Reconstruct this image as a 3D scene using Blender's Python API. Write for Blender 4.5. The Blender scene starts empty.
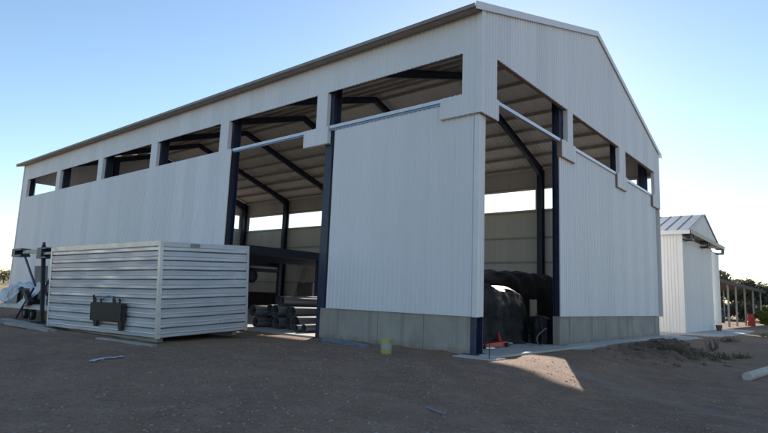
import bpy, math, random
from mathutils import Vector, Matrix, noise
random.seed(7)
R = math.radians
S = bpy.context.scene
COL = S.collection

# ------------------------------------------------------------------ helpers
def wloc(o):
    v = Vector((0, 0, 0))
    while o is not None:
        v += o.location; o = o.parent
    return v

class MB:
    """collects geometry in world (or local) coordinates, links it as one mesh object"""
    def __init__(self):
        self.v = []; self.f = []
    def add(self, vs, fs):
        n = len(self.v)
        self.v += [tuple(p) for p in vs]
        self.f += [tuple(i + n for i in q) for q in fs]
        return self
    def box(self, x0, x1, y0, y1, z0, z1):
        vs = [(x, y, z) for x in (x0, x1) for y in (y0, y1) for z in (z0, z1)]
        return self.add(vs, [(0, 1, 3, 2), (4, 6, 7, 5), (0, 4, 5, 1), (2, 3, 7, 6), (0, 2, 6, 4), (1, 5, 7, 3)])
    def hexa(self, p):
        """8 corners: bottom ring 0-3, top ring 4-7"""
        return self.add(p, [(3, 2, 1, 0), (4, 5, 6, 7), (0, 1, 5, 4), (1, 2, 6, 5), (2, 3, 7, 6), (3, 0, 4, 7)])
    def bar(self, a, b, w, h, up=(0, 0, 1)):
        a = Vector(a); b = Vector(b); d = (b - a).normalized(); up = Vector(up)
        if abs(d.dot(up)) > .98: up = Vector((1, 0, 0))
        s = d.cross(up).normalized(); u = s.cross(d).normalized()
        ring = lambda c: [c - s * w / 2 - u * h / 2, c + s * w / 2 - u * h / 2, c + s * w / 2 + u * h / 2, c - s * w / 2 + u * h / 2]
        return self.hexa(ring(a) + ring(b))
    def tube(self, pts, rad, n=10, cap=True):
        pts = [Vector(p) for p in pts]
        if not hasattr(rad, '__len__'): rad = [rad] * len(pts)
        base = len(self.v)
        for i, p in enumerate(pts):
            d = (pts[min(i + 1, len(pts) - 1)] - pts[max(i - 1, 0)]).normalized()
            s = d.cross(Vector((0, 0, 1)))
            if s.length < .05: s = d.cross(Vector((1, 0, 0)))
            s.normalize(); u = s.cross(d)
            for k in range(n):
                a = 2 * math.pi * k / n
                self.v.append(tuple(p + (s * math.cos(a) + u * math.sin(a)) * rad[i]))
        for i in range(len(pts) - 1):
            for k in range(n):
                k2 = (k + 1) % n
                self.f.append((base + i * n + k, base + i * n + k2, base + (i + 1) * n + k2, base + (i + 1) * n + k))
        if cap:
            self.f.append(tuple(base + k for k in range(n))[::-1])
            self.f.append(tuple(base + (len(pts) - 1) * n + k for k in range(n)))
        return self
    def lathe(self, prof, c=(0, 0, 0), axis='z', n=24, closed=False):
        base = len(self.v); m = len(prof)
        for (r, h) in prof:
            for k in range(n):
                a = 2 * math.pi * k / n
                p = (r * math.cos(a), r * math.sin(a), h)
                if axis == 'x': p = (h, p[0], p[1])
                if axis == 'y': p = (p[1], h, p[0])
                self.v.append((p[0] + c[0], p[1] + c[1], p[2] + c[2]))
        for i in range(m if closed else m - 1):
            j = (i + 1) % m
            for k in range(n):
                k2 = (k + 1) % n
                self.f.append((base + i * n + k, base + i * n + k2, base + j * n + k2, base + j * n + k))
        if not closed:
            self.f.append(tuple(base + k for k in range(n))[::-1])
            self.f.append(tuple(base + (m - 1) * n + k for k in range(n)))
        return self
    def ribbed(self, o, ud, nd, u0, u1, zb, zt, pitch=.19, depth=.026, thick=.035):
        """vertical ribbed sheet: o origin, ud along, nd outward; zb/zt floats or functions of u"""
        fb = zb if callable(zb) else (lambda u: zb)
        ft = zt if callable(zt) else (lambda u: zt)
        us = [(u0, 0)]
        k = math.floor(u0 / pitch)
        while k * pitch < u1:
            for fr, dd in ((.0, 0), (.52, 0), (.62, 1), (.90, 1)):
                u = (k + fr) * pitch
                if u0 + .004 < u < u1 - .004: us.append((u, dd))
            k += 1
        # kinks of a gable
        us.append((u1, 0))
        o = Vector(o); ud = Vector(ud); nd = Vector(nd)
        n = len(self.v); m = len(us)
        for (u, dd) in us:
            p = o + ud * u
            f = p + nd * (dd * depth)
            bk = p - nd * thick
            for (q, z) in ((f, fb(u)), (f, ft(u)), (bk, ft(u)), (bk, fb(u))):
                self.v.append((q.x, q.y, z))
        for i in range(m - 1):
            a = n + i * 4; b = a + 4
            for k in range(4):
                k2 = (k + 1) % 4
                self.f.append((a + k, b + k, b + k2, a + k2))
        self.f.append((n, n + 1, n + 2, n + 3)); e = n + (m - 1) * 4
        self.f.append((e + 3, e + 2, e + 1, e))
        return self
    def build(self, name, mat, parent=None, smooth=False, local=False, autosmooth=None):
        me = bpy.data.meshes.new(name)
        off = Vector((0, 0, 0)) if (local or parent is None) else wloc(parent)
        me.from_pydata([(x - off.x, y - off.y, z - off.z) for (x, y, z) in self.v], [], self.f)
        me.validate(); me.update()
        import bmesh as _b
        b = _b.new(); b.from_mesh(me); _b.ops.recalc_face_normals(b, faces=b.faces); b.to_mesh(me); b.free()
        if smooth:
            me.shade_smooth()
            if autosmooth: me.set_sharp_from_angle(angle=R(autosmooth))
        me.materials.append(mat)
        o = bpy.data.objects.new(name, me); COL.objects.link(o)
        if parent is not None: o.parent = parent
        return o

def tag(o, label=None, cat=None, group=None, kind=None):
    if label: o['label'] = label
    if cat: o['category'] = cat
    if group: o['group'] = group
    if kind: o['kind'] = kind
    return o

def empty(name, loc, label, cat, group=None, rz=0):
    o = bpy.data.objects.new(name, None); COL.objects.link(o)
    o.location = loc; o.rotation_euler = (0, 0, rz); o.empty_display_size = .2
    return tag(o, label, cat, group)

def copy_tree(o, parent=None):
    c = o.copy(); COL.objects.link(c)
    if parent is not None: c.parent = parent
    for ch in list(o.children): copy_tree(ch, c)
    return c

# ------------------------------------------------------------------ materials
def mat(name, base, rough=.6, metal=0., spec=.5, var=.0, vscale=3., stretch=(1, 1, 1), bump=0., bscale=40., rvar=0., col2=None,
        detail=5., coat=0.):
    m = bpy.data.materials.new(name); m.use_nodes = True
    nt = m.node_tree; N = nt.nodes; Lk = nt.links
    b = N['Principled BSDF']
    b.inputs['Base Color'].default_value = (*base, 1); b.inputs['Roughness'].default_value = rough
    b.inputs['Metallic'].default_value = metal; b.inputs['Specular IOR Level'].default_value = spec
    b.inputs['Coat Weight'].default_value = coat
    tc = N.new('ShaderNodeTexCoord'); mp = N.new('ShaderNodeMapping'); mp.inputs['Scale'].default_value = stretch
    geo = N.new('ShaderNodeNewGeometry')
    Lk.new(tc.outputs['Object'], mp.inputs['Vector'])
    nz = N.new('ShaderNodeTexNoise'); nz.inputs['Scale'].default_value = vscale; nz.inputs['Detail'].default_value = detail
    nz.inputs['Roughness'].default_value = .6
    Lk.new(mp.outputs['Vector'], nz.inputs['Vector'])
    if var > 0 or col2:
        mx = N.new('ShaderNodeMix'); mx.data_type = 'RGBA'
        c2 = col2 if col2 else tuple(c * (1 - var) for c in base)
        c1 = base if col2 else tuple(min(1, c * (1 + var)) for c in base)
        mx.inputs['A'].default_value = (*c1, 1); mx.inputs['B'].default_value = (*c2, 1)
        rp = N.new('ShaderNodeValToRGB'); rp.color_ramp.elements[0].position = .32; rp.color_ramp.elements[1].position = .68
        Lk.new(nz.outputs['Fac'], rp.inputs['Fac']); Lk.new(rp.outputs['Color'], mx.inputs['Factor'])
        Lk.new(mx.outputs['Result'], b.inputs['Base Color'])
    if rvar > 0:
        mr = N.new('ShaderNodeMapRange'); mr.inputs['To Min'].default_value = max(.05, rough - rvar); mr.inputs['To Max'].default_value = min(1, rough + rvar)
        mr.inputs['From Min'].default_value = .3; mr.inputs['From Max'].default_value = .7
        Lk.new(nz.outputs['Fac'], mr.inputs['Value']); Lk.new(mr.outputs['Result'], b.inputs['Roughness'])
    if bump > 0:
        n2 = N.new('ShaderNodeTexNoise'); n2.inputs['Scale'].default_value = bscale; n2.inputs['Detail'].default_value = 4
        Lk.new(mp.outputs['Vector'], n2.inputs['Vector'])
        bp = N.new('ShaderNodeBump'); bp.inputs['Strength'].default_value = bump; bp.inputs['Distance'].default_value = .02
        Lk.new(n2.outputs['Fac'], bp.inputs['Height']); Lk.new(bp.outputs['Normal'], b.inputs['Normal'])
    return m

def cladding(name, base, cover=.95, axis='X', dirt=.035, warp=.012):
    """white painted steel sheets: each sheet a slightly different tone, faint run-down dirt, oil-can waviness"""
    m = bpy.data.materials.new(name); m.use_nodes = True
    nt = m.node_tree; N = nt.nodes; L = nt.links; b = N['Principled BSDF']
    b.inputs['Roughness'].default_value = .42; b.inputs['Specular IOR Level'].default_value = .45
    geo = N.new('ShaderNodeNewGeometry'); sp = N.new('ShaderNodeSeparateXYZ'); L.new(geo.outputs['Position'], sp.inputs[0])
    dv = N.new('ShaderNodeMath'); dv.operation = 'DIVIDE'; dv.inputs[1].default_value = cover; L.new(sp.outputs[axis], dv.inputs[0])
    fl = N.new('ShaderNodeMath'); fl.operation = 'FLOOR'; L.new(dv.outputs[0], fl.inputs[0])
    wn = N.new('ShaderNodeTexWhiteNoise'); wn.noise_dimensions = '1D'; L.new(fl.outputs[0], wn.inputs['W'])
    fr = N.new('ShaderNodeMath'); fr.operation = 'FRACT'; L.new(dv.outputs[0], fr.inputs[0])
    seam = N.new('ShaderNodeMapRange'); seam.inputs['From Min'].default_value = 0; seam.inputs['From Max'].default_value = .022
    seam.inputs['To Min'].default_value = .68; seam.inputs['To Max'].default_value = 1; L.new(fr.outputs[0], seam.inputs['Value'])
    v1 = N.new('ShaderNodeMapRange'); v1.inputs['To Min'].default_value = .935; v1.inputs['To Max'].default_value = 1.02; L.new(wn.outputs['Value'], v1.inputs['Value'])
    mp = N.new('ShaderNodeMapping'); mp.inputs['Scale'].default_value = (1, 1, .12); L.new(geo.outputs['Position'], mp.inputs['Vector'])
    nz = N.new('ShaderNodeTexNoise'); nz.inputs['Scale'].default_value = 1.6; nz.inputs['Detail'].default_value = 6; nz.inputs['Roughness'].default_value = .65
    L.new(mp.outputs['Vector'], nz.inputs['Vector'])
    v2 = N.new('ShaderNodeMapRange'); v2.inputs['From Min'].default_value = .3; v2.inputs['From Max'].default_value = .7
    v2.inputs['To Min'].default_value = 1 - dirt; v2.inputs['To Max'].default_value = 1.02; L.new(nz.outputs['Fac'], v2.inputs['Value'])
    m1 = N.new('ShaderNodeMath'); m1.operation = 'MULTIPLY'; L.new(seam.outputs[0], m1.inputs[0]); L.new(v1.outputs[0], m1.inputs[1])
    m2 = N.new('ShaderNodeMath'); m2.operation = 'MULTIPLY'; L.new(m1.outputs[0], m2.inputs[0]); L.new(v2.outputs[0], m2.inputs[1])
    vm = N.new('ShaderNodeVectorMath'); vm.operation = 'SCALE'; vm.inputs[0].default_value = base; L.new(m2.outputs[0], vm.inputs['Scale'])
    L.new(vm.outputs[0], b.inputs['Base Color'])
    n2 = N.new('ShaderNodeTexNoise'); n2.inputs['Scale'].default_value = .9; n2.inputs['Detail'].default_value = 2
    mp2 = N.new('ShaderNodeMapping'); mp2.inputs['Scale'].default_value = (1, 1, .35); L.new(geo.outputs['Position'], mp2.inputs['Vector'])
    L.new(mp2.outputs['Vector'], n2.inputs['Vector'])
    bp = N.new('ShaderNodeBump'); bp.inputs['Strength'].default_value = .5; bp.inputs['Distance'].default_value = warp * 4
    L.new(n2.outputs['Fac'], bp.inputs['Height']); L.new(bp.outputs['Normal'], b.inputs['Normal'])
    return m

M = {}
M['clad_x'] = cladding('white_cladding_long', (.75, .765, .80), axis='X')
M['clad_y'] = cladding('white_cladding_gable', (.74, .755, .795), axis='Y')
M['clad_in'] = cladding('liner_sheet', (.76, .745, .715), axis='X', dirt=.06)
M['trim'] = mat('white_trim', (.70, .72, .75), .4, var=.04, vscale=2)
M['rail'] = mat('pale_rail', (.62, .66, .71), .35, .3, var=.06)
M['fascia'] = mat('eave_gutter', (.27, .235, .205), .5, .4, var=.12, vscale=2)
M['roof'] = mat('roof_sheet', (.83, .805, .76), .6, .0, var=.06, vscale=1.2, stretch=(1, .25, 1))
M['red_brown'] = mat('red_brown_steel', (.25, .16, .125), .65, var=.2)  # red-brown tone on the gable edge angles, lintel and flashings
M['navy'] = mat('navy_steel', (.022, .034, .075), .42, var=.25, vscale=4)
M['purlin'] = mat('galvanised_purlin', (.46, .44, .40), .55, .3, var=.12)
M['silver'] = mat('zinc_sheet', (.80, .83, .88), .32, .5, var=.06, vscale=1.3, stretch=(1, 1, 1.5), rvar=.08)
M['silver_b'] = mat('bright_zinc', (.72, .74, .76), .35, .6, var=.1)
M['concrete'] = mat('weathered_concrete', (.36, .345, .31), .88, col2=(.235, .225, .205), vscale=1.1, bump=.25, bscale=30, detail=8)
def plinth_material():
    m = mat('cast_concrete', (.38, .365, .33), .88, col2=(.27, .26, .235), vscale=.9, bump=.3, bscale=26, detail=8)
    nt = m.node_tree; N = nt.nodes; L = nt.links; b = N['Principled BSDF']
    src = b.inputs['Base Color'].links[0].from_socket
    geo = N.new('ShaderNodeNewGeometry'); sp = N.new('ShaderNodeSeparateXYZ'); L.new(geo.outputs['Position'], sp.inputs[0])
    ad = N.new('ShaderNodeMath'); ad.operation = 'ADD'; L.new(sp.outputs['X'], ad.inputs[0]); L.new(sp.outputs['Y'], ad.inputs[1])
    dv = N.new('ShaderNodeMath'); dv.operation = 'DIVIDE'; dv.inputs[1].default_value = 1.83; L.new(ad.outputs[0], dv.inputs[0])
    fr = N.new('ShaderNodeMath'); fr.operation = 'FRACT'; L.new(dv.outputs[0], fr.inputs[0])
    jt = N.new('ShaderNodeMath'); jt.operation = 'LESS_THAN'; jt.inputs[1].default_value = .010; L.new(fr.outputs[0], jt.inputs[0])
    # old water runs
    mp = N.new('ShaderNodeMapping'); mp.inputs['Scale'].default_value = (2.2, 2.2, .12); L.new(geo.outputs['Position'], mp.inputs['Vector'])
    n1 = N.new('ShaderNodeTexNoise'); n1.inputs['Scale'].default_value = 1.0; n1.inputs['Detail'].default_value = 4; L.new(mp.outputs['Vector'], n1.inputs['Vector'])
    r1 = N.new('ShaderNodeMapRange'); r1.inputs['From Min'].default_value = .56; r1.inputs['From Max'].default_value = .70; r1.inputs['To Max'].default_value = .75; L.new(n1.outputs['Fac'], r1.inputs['Value'])
    # mud splashed up from the yard
    n2 = N.new('ShaderNodeTexNoise'); n2.inputs['Scale'].default_value = 4.5; n2.inputs['Detail'].default_value = 7; n2.inputs['Roughness'].default_value = .7; L.new(geo.outputs['Position'], n2.inputs['Vector'])
    h = N.new('ShaderNodeMath'); h.operation = 'MULTIPLY_ADD'; h.inputs[1].default_value = .9; h.inputs[2].default_value = -.27; L.new(n2.outputs['Fac'], h.inputs[0])
    df = N.new('ShaderNodeMath'); df.operation = 'SUBTRACT'; L.new(h.outputs[0], df.inputs[0]); L.new(sp.outputs['Z'], df.inputs[1])
    r2 = N.new('ShaderNodeMapRange'); r2.inputs['From Min'].default_value = -.08; r2.inputs['From Max'].default_value = .12; r2.inputs['To Max'].default_value = .75; L.new(df.outputs[0], r2.inputs['Value'])
    def mix(f, A, c):
        x = N.new('ShaderNodeMix'); x.data_type = 'RGBA'; L.new(f, x.inputs['Factor']); L.new(A, x.inputs['A']); x.inputs['B'].default_value = (*c, 1); return x.outputs['Result']
    c = mix(r1.outputs[0], src, (.20, .175, .14)); c = mix(r2.outputs[0], c, (.27, .20, .155)); c = mix(jt.outputs[0], c, (.13, .12, .11))
    L.new(c, b.inputs['Base Color'])
    return m
M['plinth'] = plinth_material()
M['conc_light'] = mat('pale_concrete', (.52, .50, .455), .9, col2=(.42, .40, .365), vscale=1.6, bump=.25, bscale=30, detail=8)
M['black'] = mat('black_steel', (.018, .018, .02), .55, var=.3, vscale=6)
M['rust'] = mat('rusty_dark_steel', (.05, .04, .038), .7, .2, col2=(.025, .025, .03), vscale=6)
M['tarp'] = mat('black_tarpaulin', (.010, .011, .014), .56, spec=.25, var=.3, vscale=3, bump=.7, bscale=6)
M['pipe'] = mat('dull_galvanised_pipe', (.24, .24, .24), .42, .45, var=.45, vscale=2.5, bump=.3, bscale=4)
M['red'] = mat('red_paint', (.42, .025, .02), .45, var=.2, vscale=6)
M['yellow'] = mat('yellow_green_plastic', (.36, .37, .12), .5, var=.12)
M['greyband'] = mat('grey_paper_band', (.34, .35, .38), .6)
M['bluestrip'] = mat('blue_grey_steel', (.22, .30, .42), .4, .5, var=.15)
M['grey'] = mat('grey_board', (.20, .20, .21), .8, var=.2)
M['pale'] = mat('pale_cardboard', (.36, .33, .28), .8, var=.15)
M['rubber'] = mat('tyre_rubber', (.018, .018, .019), .8)
M['scrap'] = mat('white_scrap_sheet', (.52, .56, .62), .45, .2, var=.2, vscale=3)
M['plank'] = mat('weathered_plank', (.34, .32, .30), .85, var=.25, vscale=3, stretch=(.3, 3, 3))
M['terracotta'] = mat('brown_clay', (.16, .09, .06), .8)
M['shedroof'] = mat('blue_grey_roof_sheet', (.34, .36, .39), .55, .2, var=.12, vscale=1.5)
M['dark_frame'] = mat('dark_bracket_steel', (.035, .035, .045), .5)
M['post'] = mat('galvanised_post', (.27, .28, .29), .5, .4, var=.1)
M['tank'] = mat('white_tank', (.72, .72, .70), .45, var=.04)
M['bark'] = mat('bark', (.085, .06, .042), .9, var=.3, vscale=5)
M['timber'] = mat('dark_mezzanine_deck', (.06, .055, .05), .7, var=.2)

def leafmat(name, a, b):
    m = mat(name, a, .6, spec=.3, col2=b, vscale=.9)
    nt = m.node_tree; bs = nt.nodes['Principled BSDF']; out = nt.nodes['Material Output']
    tl = nt.nodes.new('ShaderNodeBsdfTranslucent'); mx = nt.nodes.new('ShaderNodeMixShader'); mx.inputs[0].default_value = .4
    src = bs.inputs['Base Color'].links[0].from_socket
    nt.links.new(src, tl.inputs['Color']); nt.links.new(bs.outputs[0], mx.inputs[1]); nt.links.new(tl.outputs[0], mx.inputs[2]); nt.links.new(mx.outputs[0], out.inputs['Surface'])
    return m
M['leaf1'] = leafmat('dark_olive_leaves', (.13, .13, .075), (.19, .175, .11))
M['leaf2'] = leafmat('brown_green_leaves', (.17, .145, .09), (.11, .11, .062))
M['leaf3'] = leafmat('yellow_green_leaves', (.17, .18, .05), (.10, .12, .04))
M['weed'] = leafmat('grey_green_weed', (.085, .095, .05), (.15, .135, .08))

def ground_material():
    m = bpy.data.materials.new('brown_gravel'); m.use_nodes = True
    nt = m.node_tree; N = nt.nodes; L = nt.links; b = N['Principled BSDF']
    b.inputs['Roughness'].default_value = .95; b.inputs['Specular IOR Level'].default_value = .2
    geo = N.new('ShaderNodeNewGeometry')
    def nz(scale, det=6, rg=.6):
        n = N.new('ShaderNodeTexNoise'); n.inputs['Scale'].default_value = scale; n.inputs['Detail'].default_value = det
        n.inputs['Roughness'].default_value = rg; L.new(geo.outputs['Position'], n.inputs['Vector']); return n
    def ramp(src, p0, p1):
        r = N.new('ShaderNodeMapRange'); r.inputs['From Min'].default_value = p0; r.inputs['From Max'].default_value = p1
        L.new(src, r.inputs['Value']); return r.outputs[0]
    def mix(f, A, B):
        x = N.new('ShaderNodeMix'); x.data_type = 'RGBA'; L.new(f, x.inputs['Factor'])
        for s, c in (('A', A), ('B', B)):
            if isinstance(c, tuple): x.inputs[s].default_value = (*c, 1)
            else: L.new(c, x.inputs[s])
        return x.outputs['Result']
    big = nz(.22, 5); mid = nz(1.3, 6, .7); fine = nz(14, 5, .75); grit = nz(55, 3, .7)
    c = mix(ramp(big.outputs['Fac'], .35, .65), (.335, .215, .148), (.262, .168, .118))
    c = mix(ramp(mid.outputs['Fac'], .45, .75), c, (.42, .285, .205))
    c = mix(ramp(fine.outputs['Fac'], .52, .72), c, (.12, .085, .064))
    # pale stone chips
    vo = N.new('ShaderNodeTexVoronoi'); vo.inputs['Scale'].default_value = 30; L.new(geo.outputs['Position'], vo.inputs['Vector'])
    sc = N.new('ShaderNodeSeparateColor'); L.new(vo.outputs['Color'], sc.inputs[0])
    chip = N.new('ShaderNodeMath'); chip.operation = 'GREATER_THAN'; chip.inputs[1].default_value = .90; L.new(sc.outputs[0], chip.inputs[0])
    near = N.new('ShaderNodeMath'); near.operation = 'LESS_THAN'; near.inputs[1].default_value = .35; L.new(vo.outputs['Distance'], near.inputs[0])
    cm = N.new('ShaderNodeMath'); cm.operation = 'MULTIPLY'; L.new(chip.outputs[0], cm.inputs[0]); L.new(near.outputs[0], cm.inputs[1])
    cf = N.new('ShaderNodeMath'); cf.operation = 'MULTIPLY'; cf.inputs[1].default_value = .55; L.new(cm.outputs[0], cf.inputs[0])
    c = mix(cf.outputs[0], c, (.52, .46, .41))
    # paler band of worn tyre track
    sx = N.new('ShaderNodeSeparateXYZ'); L.new(geo.outputs['Position'], sx.inputs[0])
    tl = N.new('ShaderNodeMath'); tl.operation = 'MULTIPLY_ADD'; tl.inputs[1].default_value = .62; L.new(sx.outputs['X'], tl.inputs[0]); L.new(sx.outputs['Y'], tl.inputs[2])
    tn = N.new('ShaderNodeMath'); tn.operation = 'MULTIPLY_ADD'; tn.inputs[1].default_value = 2.2; L.new(nz(.7, 4).outputs['Fac'], tn.inputs[0]); L.new(tl.outputs[0], tn.inputs[2])
    td = N.new('ShaderNodeMath'); td.operation = 'SUBTRACT'; td.inputs[1].default_value = 3.35; L.new(tn.outputs[0], td.inputs[0])
    ta = N.new('ShaderNodeMath'); ta.operation = 'ABSOLUTE'; L.new(td.outputs[0], ta.inputs[0])
    tm = N.new('ShaderNodeMapRange'); tm.inputs['From Min'].default_value = .55; tm.inputs['From Max'].default_value = .05; tm.inputs['To Max'].default_value = .28; L.new(ta.outputs[0], tm.inputs['Value'])
    c = mix(tm.outputs[0], c, (.40, .34, .30))
    # moister dark earth of the dirt mound
    ms_ = N.new('ShaderNodeMapping'); ms_.inputs['Location'].default_value = (-2.7 * .62, -9.6 * .27, 0); ms_.inputs['Scale'].default_value = (.62, .27, 0); L.new(geo.outputs['Position'], ms_.inputs['Vector'])
    ml = N.new('ShaderNodeVectorMath'); ml.operation = 'LENGTH'; L.new(ms_.outputs['Vector'], ml.inputs[0])
    mn = N.new('ShaderNodeMath'); mn.operation = 'MULTIPLY_ADD'; mn.inputs[1].default_value = 1.1; L.new(nz(2.1, 5).outputs['Fac'], mn.inputs[0]); L.new(ml.outputs['Value'], mn.inputs[2])
    c = mix(ramp(mn.outputs[0], 1.55, 1.25), c, mix(ramp(nz(5, 5).outputs['Fac'], .4, .65), (.15, .10, .075), (.22, .155, .118)))
    # dry grass plain farther out
    ln = N.new('ShaderNodeVectorMath'); ln.operation = 'LENGTH'; L.new(geo.outputs['Position'], ln.inputs[0])
    c = mix(ramp(ln.outputs['Value'], 55, 75), c, mix(ramp(nz(.06, 6).outputs['Fac'], .4, .6), (.36, .27, .15), (.22, .18, .10)))
    L.new(c, b.inputs['Base Color'])
    ad = N.new('ShaderNodeMath'); ad.operation = 'ADD'; L.new(fine.outputs['Fac'], ad.inputs[0]); L.new(grit.outputs['Fac'], ad.inputs[1])
    a2 = N.new('ShaderNodeMath'); a2.operation = 'ADD'; L.new(ad.outputs[0], a2.inputs[0]); L.new(cm.outputs[0], a2.inputs[1])
    bp = N.new('ShaderNodeBump'); bp.inputs['Strength'].default_value = .8; bp.inputs['Distance'].default_value = .035
    L.new(a2.outputs[0], bp.inputs['Height']); L.new(bp.outputs['Normal'], b.inputs['Normal'])
    return m
M['ground'] = ground_material()

# ------------------------------------------------------------------ ground
def sst(a, b, x):
    t = min(1, max(0, (x - a) / (b - a))); return t * t * (3 - 2 * t)
def gz(x, y):
    z = .03
    z -= .34 * sst(.9, 4.2, x) * (1 - sst(13, 24, y)) * sst(-9, -3, y)
    z -= .12 * sst(24, 40, y) * sst(-6, 2, x)
    z -= .06 * sst(-1, -9, y)
    dx, dy = x - 2.7, y - 9.6
    z += .46 * math.exp(-((dx * .95 + dy * .12) ** 2 / 1.1 + (dy * .8) ** 2 / 6.0)) * (1 + .55 * noise.fractal(Vector((x * 1.9, y * 1.9, 5)), .7, 2, 5))
    if x > 1.3 or y < -.7 or x < -39.5 or y > 21:
        w = min(1, max(0, max(x - 1.3, -.7 - y, -39.5 - x, y - 21)))
        z += w * .05 * noise.fractal(Vector((x * .33, y * .33, 0)), .9, 2, 4)
        z += w * .018 * noise.noise(Vector((x * 1.7, y * 1.7, 3)))
    if -22 < x < 14 and -12 < y < -2:                      # old tyre ruts curving across the yard
        for yc in (-6.9 - .018 * (x - 1) ** 2 + .9, -6.9 - .018 * (x - 1) ** 2 - .8, -4.2 + .10 * x, -5.75 + .10 * x):
            q = abs(y - yc)
            if q < .7:
                k = .6 + .6 * noise.noise(Vector((x * .4, yc * .2, 8)))
                z += k * (-.045 * math.exp(-(q / .17) ** 2) + .018 * math.exp(-((q - .33) / .13) ** 2))
    if -6.7 < x < -.7 and -1.2 < y < .3: z += (.05 + .09 * noise.noise(Vector((x * 1.9, 3, 2)))) * math.exp(-((y - .1) / .4) ** 2)   # soil banked at the plinth
    d = math.hypot(x + 10, y - 8)
    if d > 120:
        z += sst(120, 420, d) * (4.5 + 3.5 * noise.noise(Vector((x * .006, y * .006, 1)))) * (1.0 if x < -60 else .25)
    return z
def axis(lo, hi, st, far):
    a = []; v = lo
    while v <= hi: a.append(v); v += st
    s = st; v = hi
    while v < far: s *= 1.22; v += s; a.append(v)
    s = st; v = lo; pre = []
    while v > -far: s *= 1.22; v -= s; pre.append(v)
    return pre[::-1] + a
xs = axis(-20, 11, .16, 4000); ys = axis(-15, 16, .16, 4000)
g = MB()
g.v = [(x, y, gz(x, y)) for x in xs for y in ys]
ny = len(ys)
g.f = [(i * ny + j, (i + 1) * ny + j, (i + 1) * ny + j + 1, i * ny + j + 1) for i in range(len(xs) - 1) for j in range(ny - 1)]
tag(g.build('ground', M['ground'], smooth=True), kind='structure', label='brown gravel yard sloping gently away from the shed')

# loose stones on the yard
st = MB()
rs = random.Random(3)
cam = Vector((8.082, -13.884))
for i in range(12000):
    d = 2.6 + 16 * rs.random() ** 1.5; a = R(-40 + rs.uniform(-41, 41))
    x = cam.x + math.sin(a) * d; y = cam.y + math.cos(a) * d
    if (x < .75 and y > -.6) or (-16 < x < -7 and y > -5.8): continue
    r = rs.choice((.008, .010, .013, .016, .021, .032)) * rs.uniform(.7, 1.2)
    z = gz(x, y); t = rs.random() * 6.28; vs = []
    for (h, k) in ((-.4, .9), (.45, .7)):
        for q in range(5):
            aa = t + q * 1.2566 + (h > 0) * .5; rr = r * k * rs.uniform(.75, 1.2)
            vs.append((x + rr * math.cos(aa), y + rr * math.sin(aa), z + r * h))
    st.add(vs, [(5, 6, 7, 8, 9)] + [(q, (q + 1) % 5, 5 + (q + 1) % 5, 5 + q) for q in range(5)])
M['stone'] = mat('stone_chips', (.43, .36, .31), .9, col2=(.19, .135, .105), vscale=9)
tag(st.build('gravel', M['stone']), 'loose pale and brown stone chips scattered over the yard', 'gravel', kind='stuff')

# clods of soil on the dirt mound
ck = MB(); rs = random.Random(11)
for i in range(420):
    x = 2.7 + rs.gauss(0, .75); y = 9.6 + rs.gauss(0, 1.9)
    if x < 1.25: continue
    r = rs.choice((.025, .035, .05, .07, .10)) * rs.uniform(.7, 1.2); z = gz(x, y); t = rs.random() * 6.28; vs = []
    for (h, k) in ((-.5, .9), (.1, 1.05), (.6, .55)):
        for q in range(6):
            aa = t + q * 1.047; rr = r * k * rs.uniform(.7, 1.25); vs.append((x + rr * math.cos(aa), y + rr * math.sin(aa), z + r * h * rs.uniform(.8, 1.2)))
    ck.add(vs, [(12, 13, 14, 15, 16, 17)] + [(b_ + q, b_ + (q + 1) % 6, b_ + 6 + (q + 1) % 6, b_ + 6 + q) for b_ in (0, 6) for q in range(6)])
M['clod'] = mat('dark_soil', (.20, .14, .105), .95, col2=(.12, .085, .062), vscale=6, bump=.5, bscale=20)
tag(ck.build('soil_clods', M['clod']), 'dark soil clods lying on the dirt mound', 'soil', kind='stuff')

# ------------------------------------------------------------------ the big shed
LX = -38.95; W = 20.2; ZS = 7.81; ZH = 9.12; ZE = 10.40; ZB = 7.14; SL = .319
posts_x = [-(.5 + 6.33 * k) for k in range(7)]
posts_y = [.5, 6.9, 13.3, 19.7]
def zroof(y): return 10.42 + SL * min(y, W - y)          # underside of the roof sheets
shed = empty('metal_shed', (-19.5, 10.1, 0), 'huge white ribbed steel shed with open bays, navy columns and concrete plinth', 'shed')

def gable_top(u): return zroof(u) - .05
# header walls (above the clerestory) with the jamb pieces running down between the openings
def header(origin, ud, nd, length, posts, drop, gable, m, u_of, corner_a=1.44, name='header_wall'):
    h = MB()
    if gable:
        half = length / 2
        h.ribbed(origin, ud, nd, 0, half, ZH, gable_top); h.ribbed(origin, ud, nd, half, length, ZH, gable_top)
    else:
        h.ribbed(origin, ud, nd, 0, length, ZH, ZE)
    return h.build(name, m, shed)

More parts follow.
